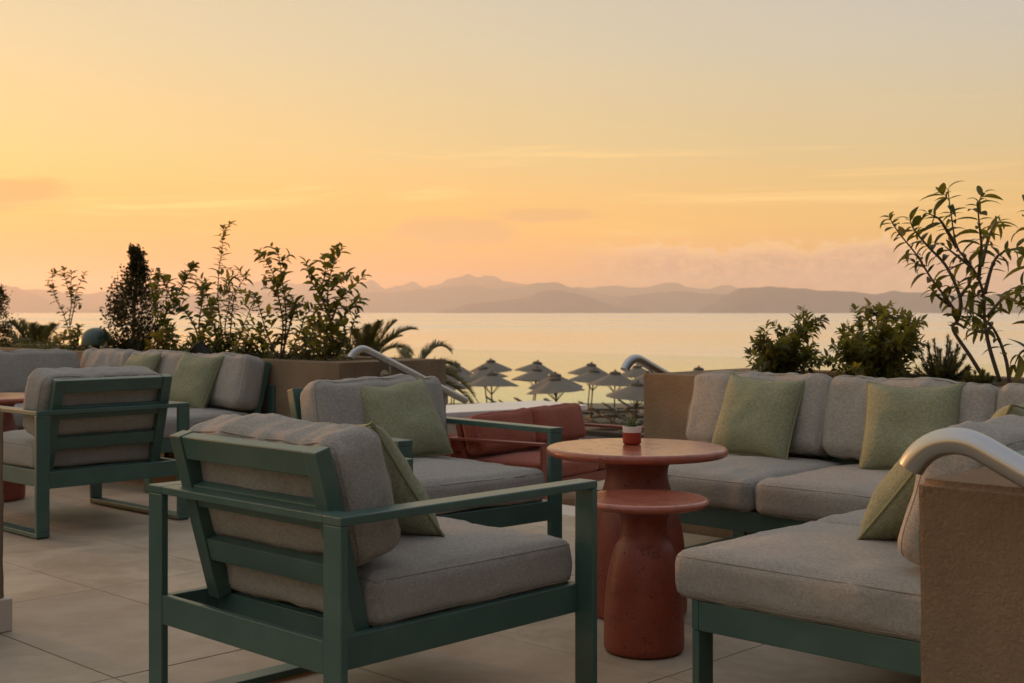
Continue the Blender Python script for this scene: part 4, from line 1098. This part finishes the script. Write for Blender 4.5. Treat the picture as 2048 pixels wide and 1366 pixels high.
plant('young_tree', 'second young tree mostly beyond the right frame edge', 'tree', on(5.5, 2075), (2082, 770),
      [[(2092, 770), (2082, 690), (2074, 600), (2064, 500), (2054, 412)], [(2088, 720), (2062, 700), (2042, 705), (2030, 728)], [(2078, 620), (2056, 590), (2046, 572)], [(2070, 540), (2058, 520), (2052, 500)]],
      LANCE, .118, .038, GR, .010, .2, 2, .2, .09, spread=.95, dY=.15, droop=.12)

# ---- palms standing below the terrace
def palm(label, Y, crown, tips, trunk_r=.16):
    rr = random.Random(int(crown[0])); bp = at(*crown, Y); foot = Vector((bp.x + .2, bp.y, DECK_Z))
    r = empty('palm_tree', foot, 0, label, 'palm tree', 'palm trees standing below the terrace')
    c = bp - foot
    N = 14; mb = MB(); mb.tube([Vector((.2, 0, 0)).lerp(c - Vector((0, 0, .1)), i / N) for i in range(N + 1)], [trunk_r * (1.15 - .3 * i / N) * (1 + .06 * (i % 2)) for i in range(N + 1)], 12); mb.build('trunk', M['palm_bark'], r, True, 180)
    for (px, py, up) in tips:
        dY_ = rr.uniform(-.9, .9); tp = at(px, py, Y + dY_) - foot
        mid = c.lerp(tp, .55) + Vector((0, 0, up))
        pts = []
        n = 30
        for i in range(n + 1):
            s = i / n; pts.append(c * (1 - s) ** 2 + mid * 2 * s * (1 - s) + tp * s * s)
        mb = MB(); mb.tube(pts, [.022 * (1 - .8 * i / n) for i in range(n + 1)], 5)
        tot = sum((a - b_).length for a, b_ in zip(pts, pts[1:]))
        cnt = int(tot / .019)
        for k in range(cnt):
            s = .16 + .84 * k / cnt; fi = s * (n - .001); i = int(fi); p = pts[i].lerp(pts[i + 1], fi - i); d = (pts[i + 1] - pts[i]).normalized()
            sx = d.cross(Vector((0, 0, 1))).normalized(); u = sx.cross(d)
            L = .30 * (math.sin(PI * min(1, .12 + s * .95)) ** .6) * rr.uniform(.85, 1.1) + .03
            for q in (-1, 1):
                dv = (d * .85 + sx * q * .52 + u * rr.uniform(.15, .5)).normalized(); w_ = d * .015
                e = p + dv * L - Vector((0, 0, L * L * .35)); m_ = p + dv * L * .55
                f1 = [mb.bm.verts.new(v) for v in (p - w_, p + w_, m_ + w_ * .8, m_ - w_ * .8)]; mb.bm.faces.new(f1)
                v5 = mb.bm.verts.new(e); mb.bm.faces.new((f1[3], f1[2], v5))
        mb.build('frond', M['palm_leaf'], r)
    return r
palm('palm crown rising behind the right end of the left planter', 26.0, (728, 742),
     [(838, 660, .5), (796, 640, .25), (765, 640, .2), (738, 646, .1), (705, 656, .15), (655, 660, .3), (622, 656, .5), (806, 672, .3), (640, 690, .5), (770, 690, .3), (830, 712, .6), (600, 720, .6)])
palm('palm with drooping fronds beside the left planter corner', 24.0, (822, 770),
     [(905, 708, .75), (922, 742, .5), (957, 806, .75), (952, 815, .5), (880, 760, .3), (760, 740, .5), (920, 760, .5), (800, 700, .3)])
palm('palm crown at the far left behind the low planting', 26.0, (72, 735),
     [(14, 646, .45), (40, 642, .25), (64, 645, .15), (90, 650, .1), (116, 648, .3), (-30, 670, .6), (140, 680, .4), (20, 690, .4)])

# ---- lamp and spotlights in the left planter
q = at(193, 700, on(5.22, 193)); Yl = q.y; s_ = Yl / F
lamp = empty('mushroom_lamp', (q.x, q.y, .70), 0, 'green mushroom shaped garden lamp left of the dark conifer', 'garden lamp')
hz_ = CH + (YH - 690) * s_ - .70; tz = CH + (YH - 655) * s_ - .70; rd = 33 * s_
mb = MB(); mb.lathe([(rd * .93, hz_ - .004), (rd, hz_)] + [(rd * math.cos(a) ** .95 if k < 9 else 0, hz_ + .012 + (tz - hz_ - .012) * math.sin(a)) for k, a in enumerate([PI / 2 * k / 9 for k in range(10)])], 40); mb.build('shade', M['lamp_green'], lamp, True, 60)
mb = MB(); mb.lathe([(.032, -.01), (.032, hz_ + .002), (0, hz_ + .002)], 20); mb.build('post', M['lamp_green'], lamp, True, 50)
def spot(label, px, py, sz, aim):
    q = at(px, py, on(5.12, px)); r = empty('spotlight', (q.x, q.y, .69), aim, label, 'spotlight', 'black garden spotlights in the left planter')
    mb = MB(); mb.lathe([(0, -.055), (.030, -.05), (.036, -.02), (.050, .06), (.052, .062), (.046, .055), (0, .05)], 20)
    h_ = mb.build('housing', M['black_plastic'], r, True, 40); h_.matrix_local = Matrix.Translation((0, 0, .075)) @ Matrix.Rotation(R(52), 4, 'Y') @ Matrix.Scale(sz, 4)
    for y in (-.056, .056):
        mb = MB(); mb.bar((0, y * sz, .01), (0, y * sz, .08), .014, .006, up=(0, 1, 0)); mb.build('bracket_arm', M['black_plastic'], r)
    mb = MB(); mb.lathe([(0, -.06), (.012, -.04), (.05 * sz, .004), (.06 * sz, .008), (0, .012)], 12); mb.build('ground_spike', M['black_plastic'], r, True)
    return r
spot('black garden spotlight tilted up under the slender shrub', 410, 706, 1.35, R(160))
spot('small black spotlight at the foot of the green mushroom lamp', 207, 698, .9, R(20))
# ---- stones on the soil
for i, (px, py, sz) in enumerate(((425, 716, .045), (1490, 742, .03), (1662, 756, .035), (692, 722, .035))):
    q = at(px, py, on(5.12 if px < 1024 else 5.5, px)); b_ = bmesh.new(); bmesh.ops.create_icosphere(b_, subdivisions=2, radius=sz)
    for v in b_.verts: v.co *= 1 + .3 * mnoise.noise(v.co * 20 + Vector((i * 3, 0, 0))); v.co.z *= .6
    m_ = MB(); m_.bm.free(); m_.bm = b_; o = m_.build('stone', M['rock'], None, True, 180); o.location = (q.x, q.y, .715)
    tag(o, ('pale stone on the soil below the black spotlight', 'small stone beside the left round bush', 'small stone between the two round bushes', 'small stone beside the left handrail top')[i], 'stone', 'loose stones in the planters')
